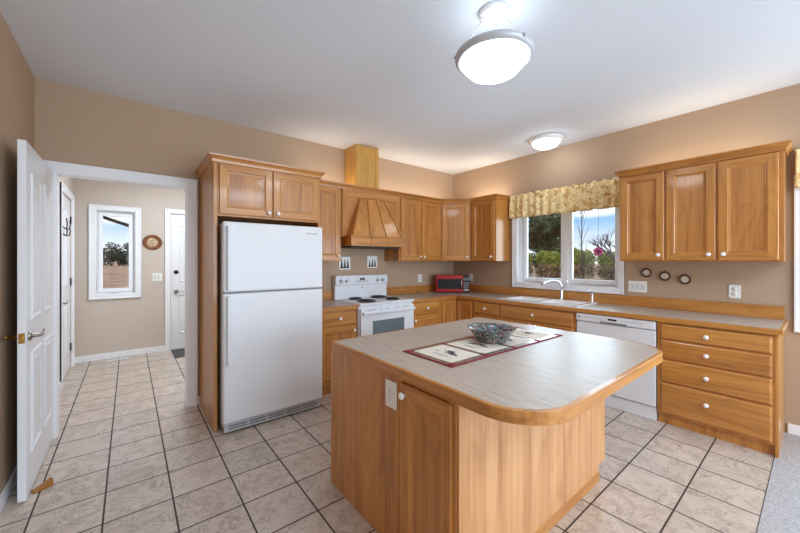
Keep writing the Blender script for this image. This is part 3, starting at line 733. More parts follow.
# closed sweep: miter the seam by repeating neighbours
Pp = [Vector(p_) for p_ in outl]; n_ = len(Pp); rings = []
for i, p_ in enumerate(Pp):
    d0 = (p_ - Pp[i - 1]).normalized(); d1_ = (Pp[(i + 1) % n_] - p_).normalized()
    a, bq = Vector((d0.y, -d0.x)), Vector((d1_.y, -d1_.x)); mm = (a + bq) / (1 + a.dot(bq))
    rings.append([e.bm.verts.new((p_.x + mm.x * oo, p_.y + mm.y * oo, z)) for oo, z in prof])
for i in range(n_):
    A, B = rings[i], rings[(i + 1) % n_]
    for j in range(len(prof)): e.bm.faces.new([A[j], A[(j + 1) % len(prof)], B[(j + 1) % len(prof)], B[j]])
grain(e.build('wood_edge', WH, r, True))

# ------------------------------------------------------------------ refrigerator
r = thing('refrigerator', 'white top-freezer refrigerator in the wooden surround', 'refrigerator', (.590, 3.0, 0)); fw_ = .862
ft = 1.738
MB().box(.012, fw_ - .012, .075, .800, .03, ft - .012, .006).build('body', APPL, r)
fd_ = MB().box(0, fw_, 0, .07, 1.162, ft, .012, 0, 3).build('freezer_door', APPL, r)
rd = MB().box(0, fw_, 0, .07, .095, 1.148, .012, 0, 3).build('lower_door', APPL, r)
def fhandle(z0, z1, par):
    m = MB(); m.box(.022, .056, -.040, -.016, z0, z1, .008, 0, 3); m.box(.022, .056, -.018, .002, z0, z0 + .05, .004); m.box(.022, .056, -.018, .002, z1 - .05, z1, .004)
    return m.build('handle', APPL, par)
fhandle(.57, 1.130, rd); fhandle(1.180, 1.700, fd_)
MB().box(.01, fw_ - .01, .03, .076, 1.1485, 1.1615).build('gasket', GREYP, r)
g_ = MB(); g_.box(.012, fw_ - .012, .03, .075, .015, .088, .004)
go = g_.build('toe_grille', APPG, r)
s_ = MB()
for i in range(5):
    for zz in (.034, .056): s_.box(.045 + i * .158, .185 + i * .158, .026, .031, zz, zz + .011)
s_.build('grille_slots', GREYP, go)
text_mesh('badge', 'Whirlpool', .026, Matrix.Translation((fw_ - .105, -.0006, 1.664)) @ Matrix.Rotation(R(90), 4, 'X'), GREYP, fd_)
for i in (.05, fw_ - .09): 
    MB().box(i, i + .04, .1, .16, .001, .035).build('foot', GREYP, r)

# ------------------------------------------------------------------ range
r = thing('electric_range', 'white electric coil range under the wooden hood', 'range', (1.984, 3.170, 0)); rw = .790
MB().box(0, rw, .04, .630, .02, .915, .004).build('body', APPL, r)
MB().box(-.002, rw + .002, .0, .650, .915, .938, .008, 0, 3).build('cooktop', APPL, r)
bg_ = MB(); P_ = [(.590, .936), (.587, 1.10), (.570, 1.112), (.563, 1.205), (.575, 1.228), (.648, 1.230), (.648, .936)]
lo = [bg_.bm.verts.new((0.0, y, z)) for y, z in P_]; hi = [bg_.bm.verts.new((rw, y, z)) for y, z in P_]
bg_.bm.faces.new(lo); bg_.bm.faces.new(hi[::-1])
for i in range(len(P_)): bg_.bm.faces.new([lo[i], hi[i], hi[(i + 1) % len(P_)], lo[(i + 1) % len(P_)]])
bgo = bg_.build('back_panel', APPL, r)
for kx in (.075, .155, rw - .160, rw - .080):
    kn = MB().lathe([(0, 0), (.026, 0), (.024, .014), (.019, .018), (.018, .026), (0, .027)], (kx, .5665, 1.160), (0, -1, 0), 20).build('control_knob', APPG, bgo)
m = MB(); m.box(.345, .425, .561, .5662, 1.168, 1.192, .001); m.build('clock_display', BLACKG, bgo)
m = MB(); m.box(.295, .480, .5625, .5668, 1.138, 1.163, .001); m.build('button_strip', APPG, bgo)
MB().lathe([(0, 0), (.011, 0), (.011, .003), (0, .003)], (.395, .5875, 1.068), (0, -1, 0), 20).build('round_badge', GREYP, bgo)
for bx, by_, rad in ((.215, .455, .082), (.195, .175, .105), (.565, .455, .105), (.575, .175, .082)):
    pan = MB().lathe([(0, .001), (rad * .9, .001), (rad * 1.12, .004), (rad * 1.15, .003), (rad * 1.15, 0), (0, 0)], (bx, by_, .9385), (0, 0, 1), 32).build('drip_pan', PAN, r)
    sp = [(bx + (.018 + (rad * .95 - .018) * i / 90) * math.cos(i * .22 * math.pi / 2), by_ + (.018 + (rad * .95 - .018) * i / 90) * math.sin(i * .22 * math.pi / 2), .9530) for i in range(91)]
    MB().tube(sp, .0055, 6).build('coil_burner', COIL, pan)
od = MB().box(.008, rw - .008, .0, .042, .285, .880, .008, 0, 3).build('oven_door', APPL, r)
MB().box(.165, rw - .165, -.002, .004, .420, .735, .001).build('oven_window', OVENG, od)
h_ = MB(); h_.box(.02, rw - .02, -.048, -.024, .818, .848, .010, 0, 3); h_.box(.03, .06, -.03, .004, .822, .844, .004); h_.box(rw - .06, rw - .03, -.03, .004, .822, .844, .004)
h_.build('handle', APPL, od)
for a, b_ in ((.09, .20), (.26, .30), (.34, .42), (.47, .55), (.60, .70)): MB().box(a, b_, -.0012, .003, .860, .866).build('vent_slot', GREYP, od)
MB().box(.008, rw - .008, .008, .042, .075, .272, .008).build('storage_drawer', APPL, r)
MB().box(.03, rw - .03, .09, .6, .001, .025).build('base', BLACK, r)

# ------------------------------------------------------------------ dishwasher
r = thing('dishwasher', 'white dishwasher between sink cabinet and drawer cabinet', 'dishwasher', (XC - .615, 1.586, 0), -90); dw = .680
MB().box(.006, dw - .006, .05, .59, .10, .884).build('body', APPG, r)
dd = MB().box(.004, dw - .004, .0, .05, .128, .800, .006, 0, 3).build('door', APPL, r)
cp = MB().box(.004, dw - .004, -.012, .05, .806, .882, .008, 0, 3).build('control_panel', APPL, r)
MB().box(.30, .375, -.0135, -.008, .842, .858, .001).build('display', BLACKG, cp)
for i in range(10):
    bx_ = (.10 if i < 5 else .43) + (i % 5) * .034; MB().box(bx_, bx_ + .022, -.0132, -.008, .846, .854).build('button', APPG, cp)
MB().lathe([(0, 0), (.009, 0), (.009, .002), (0, .002)], (.035, -.012, .850), (0, -1, 0), 16).build('round_badge', GREYP, cp)
MB().box(.23, .46, -.0125, -.004, .808, .826, .002).build('handle_pocket', GREYP, cp)
MB().box(.004, dw - .004, .018, .06, .002, .118, .003).build('toe_panel', APPL, r)

# ------------------------------------------------------------------ sink and taps
r = thing('kitchen_sink', 'white double-bowl drop-in sink under the window', 'sink', (SX0, SY0, ZT))
sk = MB(); rim = .012; x0, x1, y0, y1 = SX0 - .018, SX1 + .030, SY0 - .022, SY1 + .022
bowls = ((SX0 + .022, SX1 - .075, SY0 + .03, 2.058), (SX0 + .022, SX1 - .075, 2.098, SY1 - .03))
xs = [x0, bowls[0][0], bowls[0][1], x1]; ysl = [y0, bowls[0][2], bowls[0][3], bowls[1][2], bowls[1][3], y1]
for i in range(3):
    for j in range(5):
        if i == 1 and j in (1, 3): continue
        sk.box(xs[i], xs[i + 1], ysl[j], ysl[j + 1], ZT + .0005, ZT + rim)
bmesh.ops.remove_doubles(sk.bm, verts=sk.bm.verts, dist=1e-5)
sk.build('rim', CERAM, r, True)
for k_, (a, b_, c_, d_) in enumerate(bowls):
    q = MB(); zb_ = ZT - .165; ins = .03
    top = [(a, c_, ZT + rim), (b_, c_, ZT + rim), (b_, d_, ZT + rim), (a, d_, ZT + rim)]
    bot = [(a + ins, c_ + ins, zb_), (b_ - ins, c_ + ins, zb_), (b_ - ins, d_ - ins, zb_), (a + ins, d_ - ins, zb_)]
    V = [[q.bm.verts.new(p_) for p_ in s2] for s2 in (top, bot)]
    for i in range(4): q.bm.faces.new([V[0][i], V[1][i], V[1][(i + 1) % 4], V[0][(i + 1) % 4]])
    q.bm.faces.new(V[1])
    bo = q.build('basin', CERAM, r, True, fix=False)
    MB().lathe([(0, .002), (.03, .002), (.04, 0), (.04, -.004), (0, -.004)], ((a + b_) / 2, (c_ + d_) / 2, zb_ + .004), (0, 0, 1), 20).build('drain', CHROME, bo, True)
zs = ZT + rim
r = thing('faucet', 'tall arched chrome faucet behind the white sink', 'faucet', (4.122, 1.985, zs))
MB().lathe([(0, .0005), (.028, .0005), (.028, .006), (.022, .014), (.020, .05), (.019, .11), (.016, .125), (0, .126)], (4.122, 1.985, zs), (0, 0, 1), 24).build('base', CHROME, r, True)
pts = [(4.122, 1.985, zs + .10), (4.122, 1.985, zs + .17), (4.105, 1.998, zs + .215), (4.06, 2.03, zs + .238), (4.0, 2.07, zs + .232), (3.945, 2.11, zs + .205), (3.918, 2.13, zs + .175)]
MB().tube(pts, [.016, .0155, .015, .014, .014, .016, .017], 14).build('spout', CHROME, r, True)
MB().tube([(4.122, 1.985, zs + .12), (4.135, 1.965, zs + .145), (4.135, 1.93, zs + .20), (4.128, 1.915, zs + .235)], [.012, .010, .007, .006], 10).build('lever', CHROME, r, True)
r = thing('soap_dispenser', 'small chrome soap dispenser right of the faucet', 'dispenser', (4.122, 1.635, zs))
MB().lathe([(0, .0005), (.020, .0005), (.020, .006), (.014, .014), (.012, .07), (.014, .10), (0, .102)], (4.122, 1.635, zs), (0, 0, 1), 20).build('base', CHROME, r, True)
MB().tube([(4.122, 1.635, zs + .095), (4.12, 1.637, zs + .125), (4.09, 1.647, zs + .138), (4.05, 1.662, zs + .130)], [.010, .010, .0085, .007], 10).build('spout', CHROME, r, True)

# ------------------------------------------------------------------ microwave
r = thing('microwave', 'red microwave standing in the corner of the worktop', 'microwave', (3.640, 3.660, ZT), -42)
mw, mh, md = .500, .270, .185
mb = MB(); mb.box(0, mw, .012, md, .012, mh, .012, 0, 3); mb.build('body', REDP, r)
dr = MB().box(0, mw * .80, -.012, .012, .014, mh - .002, .008, 0, 3).build('door', REDP, r)
MB().box(.018, mw * .78, -.0145, -.009, .058, mh - .058, .002).build('door_window', MWG, dr)
MB().tube([(mw * .755, -.012, .07), (mw * .755, -.034, .085), (mw * .755, -.034, mh - .085), (mw * .755, -.012, mh - .07)], .006, 8).build('door_handle', CHROME, dr)
pn = MB().box(mw * .805, mw, -.012, .012, .014, mh - .002, .006).build('control_panel', BLACKG, r)
MB().box(mw * .82, mw * .985, -.0145, -.010, mh - .08, mh - .045, .001).build('display', OVENG, pn)
q = MB()
for i in range(3):
    for j in range(4): q.box(mw * .825 + i * .026, mw * .825 + i * .026 + .02, -.0145, -.010, .075 + j * .024, .092 + j * .024)
q.build('keypad', GREYP, pn)
MB().box(mw * .82, mw * .985, -.016, -.010, .030, .060, .003).build('door_button', CHROME, pn)
for fx, fy in ((.03, .03), (mw - .03, .03), (.03, md - .03), (mw - .03, md - .03)):
    MB().cyl((fx, fy, .0005), (fx, fy, .013), .010, 10).build('foot', BLACK, r)

# ------------------------------------------------------------------ island dressing
z = ZI
RX0, RX1, RY0, RY1 = 1.205, 2.318, 1.105, 1.478
r = thing('table_runner', 'dark red bordered table runner with cream picture panels on the island', 'table runner', (RX0, RY0, z + .001))
q = MB().box(RX0, RX1, RY0, RY1, z + .001, z + .0045, .001); q.build('backing', RUNR, r, True)
pl = MB()
edges = [RX0 + .012, RX1 - .012, RY0 + .012, RY1 - .012]; bw = .034
nP = 4; pw = (edges[1] - edges[0] - bw) / nP
for yy in (edges[2], edges[3] - bw): pl.box(edges[0], edges[1], yy, yy + bw, z + .0045, z + .0056)
for i in range(nP + 1):
    xx = edges[0] + i * pw; pl.box(xx, xx + bw, edges[2] + bw, edges[3] - bw, z + .0045, z + .0056)
    for yy in (edges[2], edges[3] - bw): MB().box(xx, xx + bw, yy, yy + bw, z + .0056, z + .0064).build('corner_patch', RUNR, r, True)
pl.build('plaid_border', PLAID, r, True)
rnd = random.Random(4)
for i in range(nP):
    xa_ = edges[0] + i * pw + bw; xb_ = edges[0] + (i + 1) * pw; ya_, yb_ = edges[2] + bw, edges[3] - bw
    pc = MB().box(xa_, xb_, ya_, yb_, z + .0045, z + .0060).build('picture_panel', RUNC, r, True)
    ink = MB(); cx, cy = (xa_ + xb_) / 2, (ya_ + yb_) / 2
    # little woodland scene: bough clusters and a shaded bank, read from the left end
    for k_ in range(34):
        a = rnd.uniform(-1, 1); hh = rnd.uniform(0, 1)
        px = cx + .02 + hh * .055 - .03; py = cy + a * .075 * (1.05 - hh)
        l_ = rnd.uniform(.008, .02); w_ = rnd.uniform(.002, .004); t_r = rnd.uniform(-.6, .6) + (1.2 if a > 0 else -1.2)
        d_ = Vector((math.cos(t_r), math.sin(t_r))) * l_; n2 = Vector((-d_.y, d_.x)).normalized() * w_
        ink.poly([(px - d_.x - n2.x, py - d_.y - n2.y, z + .0063), (px + d_.x - n2.x, py + d_.y - n2.y, z + .0063), (px + d_.x + n2.x, py + d_.y + n2.y, z + .0063), (px - d_.x + n2.x, py - d_.y + n2.y, z + .0063)])
    ink.box(cx - .052, cx - .046, cy - .055, cy + .06, z + .0060, z + .0063)
    ink.box(cx - .064, cx - .061, cy - .03, cy + .035, z + .0060, z + .0063)
    ink.build('printed_scene', INK, pc, True)
bx, by_ = 1.785, 1.300
r = MB().lathe([(0, 0), (.084, 0), (.089, .003), (.108, .036), (.131, .072), (.146, .094), (.151, .098), (.147, .100), (.126, .074), (.100, .034), (.078, .010), (0, .008)], (0, 0, 0), (0, 0, 1), 40).build('bowl', BOWL)
r.location = (bx, by_, z + .0066); r.scale = (1, 1, .88); tag(r, 'multicoloured mosaic glazed bowl on the table runner', 'bowl')

# ------------------------------------------------------------------ wall plates
def plate(name, label, cat, M, wd, ht, kind, group=None):
    r = thing(name, label, cat, M.translation, 0, group)
    root_m = M
    q = MB(root_m); q.box(-wd / 2, wd / 2, -.006, -.0005, -ht / 2, ht / 2, .002); q.build('cover_plate', PLATE, r, True)
    if kind == 'outlet':
        for dz_ in (-.021, .021):
            q = MB(root_m); q.lathe([(0, 0), (.0165, 0), (.0165, .002), (0, .002)], (0, -.006, dz_), (0, -1, 0), 20); so = q.build('socket', PLATE, r, True)
            q = MB(root_m); q.box(-.0075, -.0055, -.0086, -.0078, dz_ - .002, dz_ + .007); q.box(.0055, .0075, -.0086, -.0078, dz_ - .002, dz_ + .006); q.box(-.002, .002, -.0086, -.0078, dz_ - .010, dz_ - .006)
            q.build('slots', GREYP, so, True)
    elif kind == 'sockets_v':
        for dz_ in (-.035, .0, .035):
            q = MB(root_m); q.lathe([(0, 0), (.015, 0), (.015, .002), (0, .002)], (0, -.006, dz_), (0, -1, 0), 20); so = q.build('socket', PLATE, r, True)
            q = MB(root_m); q.box(-.0075, -.0055, -.0086, -.0078, dz_ - .002, dz_ + .007); q.box(.0055, .0075, -.0086, -.0078, dz_ - .002, dz_ + .006); q.build('slots', GREYP, so, True)
    else:
        n = kind
        for i in range(n):
            cx = (i - (n - 1) / 2) * .046
            q = MB(root_m); q.box(cx - .016, cx + .016, -.010, -.0055, -.033, .033, .002); q.build('rocker', ROCK, r, True)
    return r
def on_right(y, z_): return Matrix.Translation((XC - .0005, y, z_)) @ Matrix.Rotation(R(-90), 4, 'Z')
def on_back(x, z_): return Matrix.Translation((x, YC - .0005, z_))
plate('light_switch', 'white three-gang light switch under the three small wall plates', 'switch', on_right(1.222, 1.142), .168, .118, 3)
plate('power_outlet', 'white power outlet on the right wall under the three-door upper cabinet', 'outlet', on_right(.482, 1.142), .078, .120, 'outlet')
plate('power_outlet', 'white power outlet on the back wall between range and microwave', 'outlet', on_back(3.468, 1.147), .076, .118, 'outlet')
plate('power_outlet', 'white power outlet on the right wall beside the microwave', 'outlet', on_right(3.470, 1.155), .076, .118, 'outlet')
plate('power_outlet', 'white power outlet on the left side of the island beside its door', 'outlet', Matrix.Translation((IX0 - .0125, 1.322, .762)) @ Matrix.Rotation(R(-90), 4, 'Z'), .088, .132, 'outlet')
plate('light_switch', 'white double light switch on the hall wall by the exterior door', 'switch', Matrix.Translation((.338, YH - .0005, 1.160)), .120, .125, 2)

# small plates, picture tiles, hall medallion
def wall_dish(label, y, z_):
    r = thing('decorative_plate', label, 'plate', (XC - .001, y, z_), -90, 'small round plates on the right wall'); r.scale = (.9, .9, .9)
    MB().lathe([(0, 0), (.030, 0), (.048, .010), (.052, .012), (.053, .016), (.044, .014), (.034, .008), (.034, .007)], (0, 0, 0), (0, -1, 0), 28).build('rim', DISHR, r)
    MB().lathe([(0, .006), (.034, .0075)], (0, 0, 0), (0, -1, 0), 28).build('painted_centre', DISHC, r)
    MB().tube([(.006 * math.cos(a), -.005, .055 + .006 * math.sin(a)) for a in [i * math.pi / 5 for i in range(10)]], .0015, 6, closed=True).build('hanging_loop', BRONZE, r)
wall_dish('leftmost and highest small dark-rimmed round plate above the light switch', 1.140, 1.292)
wall_dish('middle small dark-rimmed round plate above the light switch', .984, 1.262)
wall_dish('rightmost and lowest small dark-rimmed round plate above the light switch', .827, 1.236)
def wall_tile(label, x, z_, s_):
    r = thing('picture_tile', label, 'tile', (x, YC - .001, z_), 0, 'square picture tiles above the range')
    MB().box(-s_ / 2, s_ / 2, -.008, 0, -s_ / 2, s_ / 2, .002).build('tile_body', CERAM, r)
    sc = MB(); rn = random.Random(int(x * 100))
    for k_ in range(3):
        cx = (-.28 + .27 * k_) * s_; hh = s_ * rn.uniform(.45, .75); b0 = -s_ * .34
        for j in range(4):
            ww = s_ * .14 * (1 - j * .2); zz = b0 + hh * j / 4.6
            sc.poly([(cx - ww, -.0085, zz), (cx + ww, -.0085, zz), (cx, -.0085, zz + hh * .36)])
    sc.poly([(-s_ * .42, -.0083, -s_ * .42), (s_ * .42, -.0083, -s_ * .40), (s_ * .42, -.0083, -s_ * .32), (-s_ * .42, -.0083, -s_ * .30)])
    sc.build('painted_trees', INK, r)
wall_tile('left square picture tile with dark trees on the wall behind the range', 2.165, 1.386, .165)
wall_tile('right square picture tile with dark trees on the wall behind the range', 2.592, 1.400, .160)
r = thing('wall_medallion', 'oval brown wooden medallion on the hall wall right of the window', 'wall ornament', (.280, YH - .001, 1.700))
MB().lathe([(0, 0), (.118, 0), (.122, .010), (.112, .020), (.09, .012), (.072, .010), (.072, .009)], (0, 0, 0), (0, -1, 0), 36, sx=1, sy=1).build('rim', MEDAL, r)
MB().lathe([(0, .013), (.05, .013), (.072, .009)], (0, 0, 0), (0, -1, 0), 36).build('carved_centre', MEDC, r)
# (rounded a little wider than tall)
r.scale = (1.0, 1, .96)

# coat hooks over the closet door, floor register, mat, door wedge
r = thing('coat_hook_rack', 'dark metal double coat hook on the white closet door in the hall', 'coat hook', (HX0 + .0005, 5.55, 1.82), 90)
Mh = Matrix.Translation((HX0 - .0115, 5.55, 1.82)) @ Matrix.Rotation(R(90), 4, 'Z')
q = MB(Mh); q.box(-.02, .02, -.0045, -.0005 + .0, -.10, .06, .001); q.build('back_plate', BRONZE, r, True)
for zz, ln in ((.0, .085), (-.08, .06)):
    for sg in (-1, 1):
        q = MB(Mh); q.tube([(0, -.004, zz), (sg * .05, -.03, zz - .03), (sg * .10, -.05, zz - .02), (sg * .13, -.055, zz + .03), (sg * .135, -.05, zz + ln)], .006, 8); q.build('hook', BRONZE, r, True)
r = thing('floor_register', 'white slotted floor vent by the hall window wall', 'vent', (-.24, 6.28, 0))
MB().box(0, .22, 0, .10, .0006, .006, .002).build('plate', TRIM, r)
q = MB()
for i in range(9): q.box(.014 + i * .022, .028 + i * .022, .018, .082, .006, .0066)
q.build('slots', GREYP, r)
dm = MB().box(.515, 1.40, 5.86, 6.40, .0006, .012, .004).build('door_mat', MAT); tag(dm, 'charcoal door mat in front of the exterior hall door', 'mat')
r = MB(); pz = [(0, .001), (.09, .001), (.09, .045), (0, .010)]
for s2 in (0, .032): pass
v0 = [r.bm.verts.new((x_, 0, z_)) for x_, z_ in pz]; v1 = [r.bm.verts.new((x_, .034, z_)) for x_, z_ in pz]
r.bm.faces.new(v0); r.bm.faces.new(v1[::-1])
for i in range(4): r.bm.faces.new([v0[i], v0[(i + 1) % 4], v1[(i + 1) % 4], v1[i]])
dwg = r.build('door_wedge', WEDGE); dwg.location = (-.452, 2.990, 0); dwg.rotation_euler = (0, 0, R(30)); tag(dwg, 'small wooden wedge holding the open white door', 'doorstop')

# ------------------------------------------------------------------ valances, suncatcher
def valance(M, length, z0, z1, name, label):
    r = thing(name, label, 'valance', M.translation)
    n = int(length / .011); rows = [z0, z0 + .03, (z0 + z1) / 2, z1 - .10, z1 - .075, z1 - .06, z1 - .045, z1 - .02, z1]
    rnd = random.Random(3)
    ph = [rnd.uniform(0, 6.28) for _ in range(4)]
    q = MB(M); G = []
    for layer in (0, .004):
        g_ = []
        for iz, zz in enumerate(rows):
            t = (zz - z0) / (z1 - z0); line = []
            pinch = .25 if 3 < iz < 6 else 1
            for i in range(n + 1):
                x = length * i / n
                wv = math.sin(x * 62 + ph[0] + .8 * math.sin(x * 9 + ph[1])) * .013 + math.sin(x * 27 + ph[2]) * .009
                wv *= pinch * (1.15 - .35 * t)
                zj = zz + (.010 * math.sin(x * 55 + ph[3]) + .005 * math.sin(x * 131) if iz == len(rows) - 1 else 0) + (.004 * math.sin(x * 40 + 1) if iz == 0 else 0)
                line.append(q.bm.verts.new((x, -.052 - wv + layer, zj)))
            g_.append(line)
        G.append(g_)
    for li, g_ in enumerate(G):
        for a, b_ in zip(g_, g_[1:]):
            for i in range(n):
                f = q.bm.faces.new([a[i], a[i + 1], b_[i + 1], b_[i]] if li == 0 else [a[i], b_[i], b_[i + 1], a[i + 1]]); f.smooth = True
    A, B = G
    for row in (0, -1):
        for i in range(n): q.bm.faces.new([A[row][i], B[row][i], B[row][i + 1], A[row][i + 1]])
    for i in (0, n):
        for k_ in range(len(rows) - 1): q.bm.faces.new([A[k_][i], A[k_ + 1][i], B[k_ + 1][i], B[k_][i]])
    q._fin(q.bm.verts)
    q.build('gathered_cloth', VAL, r, True)
    q = MB(M); q.cyl((.004, -.030, z1 - .06), (length - .004, -.030, z1 - .06), .008)
    for xx in (.01, length - .01): q.box(xx - .006, xx + .006, -.030, -.001, z1 - .068, z1 - .052)
    q.build('curtain_rod', TRIM, r, True)
    return r
valance(Matrix.Translation((XC, 2.735, 0)) @ Matrix.Rotation(R(-90), 4, 'Z'), 1.415, 2.005, 2.325, 'valance', 'gathered yellow floral valance over the sink window')
valance(Matrix.Translation((XC, .128, 0)) @ Matrix.Rotation(R(-90), 4, 'Z'), 2.1, 1.995, 2.315, 'valance', 'gathered yellow floral valance at the far right edge over the dining window')
r = thing('suncatcher', 'pink stained glass flower suncatcher hanging in the right sink window pane', 'ornament', (XC + .035, 1.622, 1.525), -90); r.scale = (.86, 1, .86)
q = MB()
for i in range(5):
    a = i * 2 * math.pi / 5 + math.pi / 2
    c_ = Vector((math.cos(a) * .034, 0, math.sin(a) * .034))
    ov = [(c_.x + .027 * math.cos(t2), -.003, c_.z + .027 * math.sin(t2)) for t2 in [k_ * math.pi / 8 for k_ in range(16)]]
    ov2 = [(x_, .003, z_) for x_, _, z_ in ov]
    q.poly(ov); q.poly(ov2[::-1])
    for k_ in range(16): q.poly([ov[k_], ov[(k_ + 1) % 16], ov2[(k_ + 1) % 16], ov2[k_]])
bmesh.ops.remove_doubles(q.bm, verts=q.bm.verts, dist=1e-5)
q.build('petals', PINKG, r)
q = MB()
for i in range(5):
    a = i * 2 * math.pi / 5 + math.pi / 2
    q.tube([(math.cos(a) * .034 + .028 * math.cos(t2), 0, math.sin(a) * .034 + .028 * math.sin(t2)) for t2 in [k_ * math.pi / 7 for k_ in range(14)]], .004, 6, closed=True)
q.lathe([(0, -.006), (.014, -.006), (.014, .006), (0, .006)], (0, 0, 0), (0, 1, 0), 14); q.build('lead_outline', LEAD, r)
MB().tube([(0, 0, .062), (0, 0, .67)], .0022, 6).build('chain', LEAD, r)

# ------------------------------------------------------------------ ceiling lights
cx, cy = 1.638, 1.180
r = thing('ceiling_light', 'large bowl ceiling light hanging on thin rods above the island', 'lamp', (cx, cy, ZC))
MB().lathe([(0, -.001), (.085, -.001), (.085, -.018), (.072, -.032), (0, -.034)], (cx, cy, ZC), (0, 0, 1), 32).build('canopy', CERAM, r, True)
zr = 2.585; rr = .221
MB().lathe([(rr - .028, .020), (rr - .004, .020), (rr, .014), (rr - .003, -.002), (rr - .018, -.016), (rr - .034, -.016), (rr - .034, .0), (rr - .028, .020)], (cx, cy, zr), (0, 0, 1), 56).build('rim', RIMG, r, True)
rb = rr - .035; MB().lathe([(rb, .012), (rb, -.010), (rb * .93, -.040), (rb * .74, -.078), (rb * .45, -.104), (0, -.115), (0, -.108), (rb * .45, -.097), (rb * .72, -.072), (rb * .9, -.036), (rb * .965, -.008), (rb * .965, .012), (rb, .012)], (cx, cy, zr), (0, 0, 1), 48).build('glass_bowl', LAMP, r, True)
MB().lathe([(0, .022), (rb * .9, .022), (rr - .030, .018), (rr - .030, .013), (0, .013)], (cx, cy, zr), (0, 0, 1), 48).build('bowl_light_blocker', CERAM, r, True)  # added disc closing the bowl top, blocks its glow from the ceiling
for i in range(3):
    a = R(20 + 120 * i)
    MB().cyl((cx + .05 * math.cos(a), cy + .05 * math.sin(a), ZC - .03), (cx + (rr - .015) * math.cos(a), cy + (rr - .015) * math.sin(a), zr + .02), .004, 8).build('rod', CERAM, r, True)
    MB().lathe([(0, 0), (.009, 0), (.009, .010), (0, .013)], (cx + (rr - .002) * math.cos(a), cy + (rr - .002) * math.sin(a), zr + .006), (math.cos(a), math.sin(a), 0), 12).build('thumb_screw', RIMG, r, True)
light('ceiling_bowl_bulb', 'POINT', (cx, cy, zr + .10), 1.1, (.80, .90, 1), radius=.08)
fx, fy = 3.835, 2.030
r = thing('ceiling_light', 'small flush dome ceiling light near the sink window', 'lamp', (fx, fy, ZC))
MB().lathe([(0, -.001), (.190, -.001), (.195, -.012), (.185, -.030), (.150, -.040), (0, -.040)], (fx, fy, ZC), (0, 0, 1), 48).build('rim', CERAM, r, True)
MB().lathe([(.150, -.040), (.146, -.058), (.115, -.088), (.065, -.106), (0, -.112)], (fx, fy, ZC), (0, 0, 1), 48).build('glass_dome', LAMP2, r, True)
light('ceiling_dome_bulb', 'POINT', (fx, fy, ZC - .18), 1.0, (.80, .90, 1), radius=.1)
# cove strips on the cabinet tops, behind the crown
WARM = (1, .88, .70)
def cove(p, sx, sy, e): 
    light('cove_strip', 'AREA', (p[0], p[1], UZ1 + .015), e, WARM, (R(180), 0, 0), sx, sy)
cove((2.75, YC - .16, 0), 2.4, .05, 5.5)
cove((XC - .16, 3.1, 0), .05, .6, 2.4)
cove((XC - .16, .73, 0), .05, 1.0, 2.2)

# ------------------------------------------------------------------ outdoors
g_ = MB(); g_.box(XC + .4, 160, -70, 320, -.6, -.18); g_.box(-120, XC + .4, YH + .5, 320, -.6, -.18)
struct('ground', g_, GROUND)
def leaves(mb, rnd, c_, rad, n, size, squash=1., shell=.4):
    for _ in range(n):
        d = Vector((rnd.gauss(0, 1), rnd.gauss(0, 1), rnd.gauss(0, 1))).normalized() * rnd.uniform(shell, 1) ** .6
        p_ = Vector(c_) + Vector((d.x * rad, d.y * rad, d.z * rad * squash))
        u = Vector((rnd.gauss(0, 1), rnd.gauss(0, 1), rnd.gauss(0, .7))).normalized(); w_ = u.orthogonal().normalized()
        w_ = (Matrix.Rotation(rnd.uniform(0, 6.28), 3, u) @ w_); s_ = size * rnd.uniform(.6, 1.4)
        mb.poly([p_ - u * s_, p_ + w_ * s_ * .45, p_ + u * s_, p_ - w_ * s_ * .45])
def branches(mb, rnd, p, d, ln, r_, depth, spread=.6, kids=3, up=.15):
    e = p + d * ln; mid = p + d * ln * .5 + Vector((rnd.uniform(-1, 1), rnd.uniform(-1, 1), 0)) * ln * .05
    mb.tube([p, mid, e], [r_, r_ * .85, r_ * .65], 5)
    if depth == 0: return
    for _ in range(kids):
        nd = (d + Vector((rnd.uniform(-1, 1), rnd.uniform(-1, 1), rnd.uniform(-.4, 1) * .6 + up)) * spread).normalized()
        branches(mb, rnd, p + d * ln * rnd.uniform(.55, 1), nd, ln * rnd.uniform(.6, .8), r_ * .6, depth - 1, spread, kids, up)
GZ = -.18
rnd = random.Random(11)
# dense evergreen filling the left pane
r = thing('evergreen_tree', 'dark bushy evergreen tree filling the left sink window pane', 'tree', (29, 15.9, GZ))
r.scale = (1.45, 1.45, 1.4)
q = MB(); q.tube([(0, 0, 0), (.05, 0, 2.5), (0, .05, 6.5)], [.13, .10, .04], 8); q.build('trunk', BARK, r)
q = MB()
for i in range(96):
    h = rnd.uniform(.9, 6.2); a = rnd.uniform(0, 6.28); k_ = rnd.uniform(.3, 1.0) * 2.1 * (1.05 - abs(h - 3.4) / 5.4)
    leaves(q, rnd, (k_ * .75 * math.cos(a), k_ * .75 * math.sin(a), h), rnd.uniform(.45, .75), 190, .11, .62, .2)
q.build('foliage', NEEDLE, r)
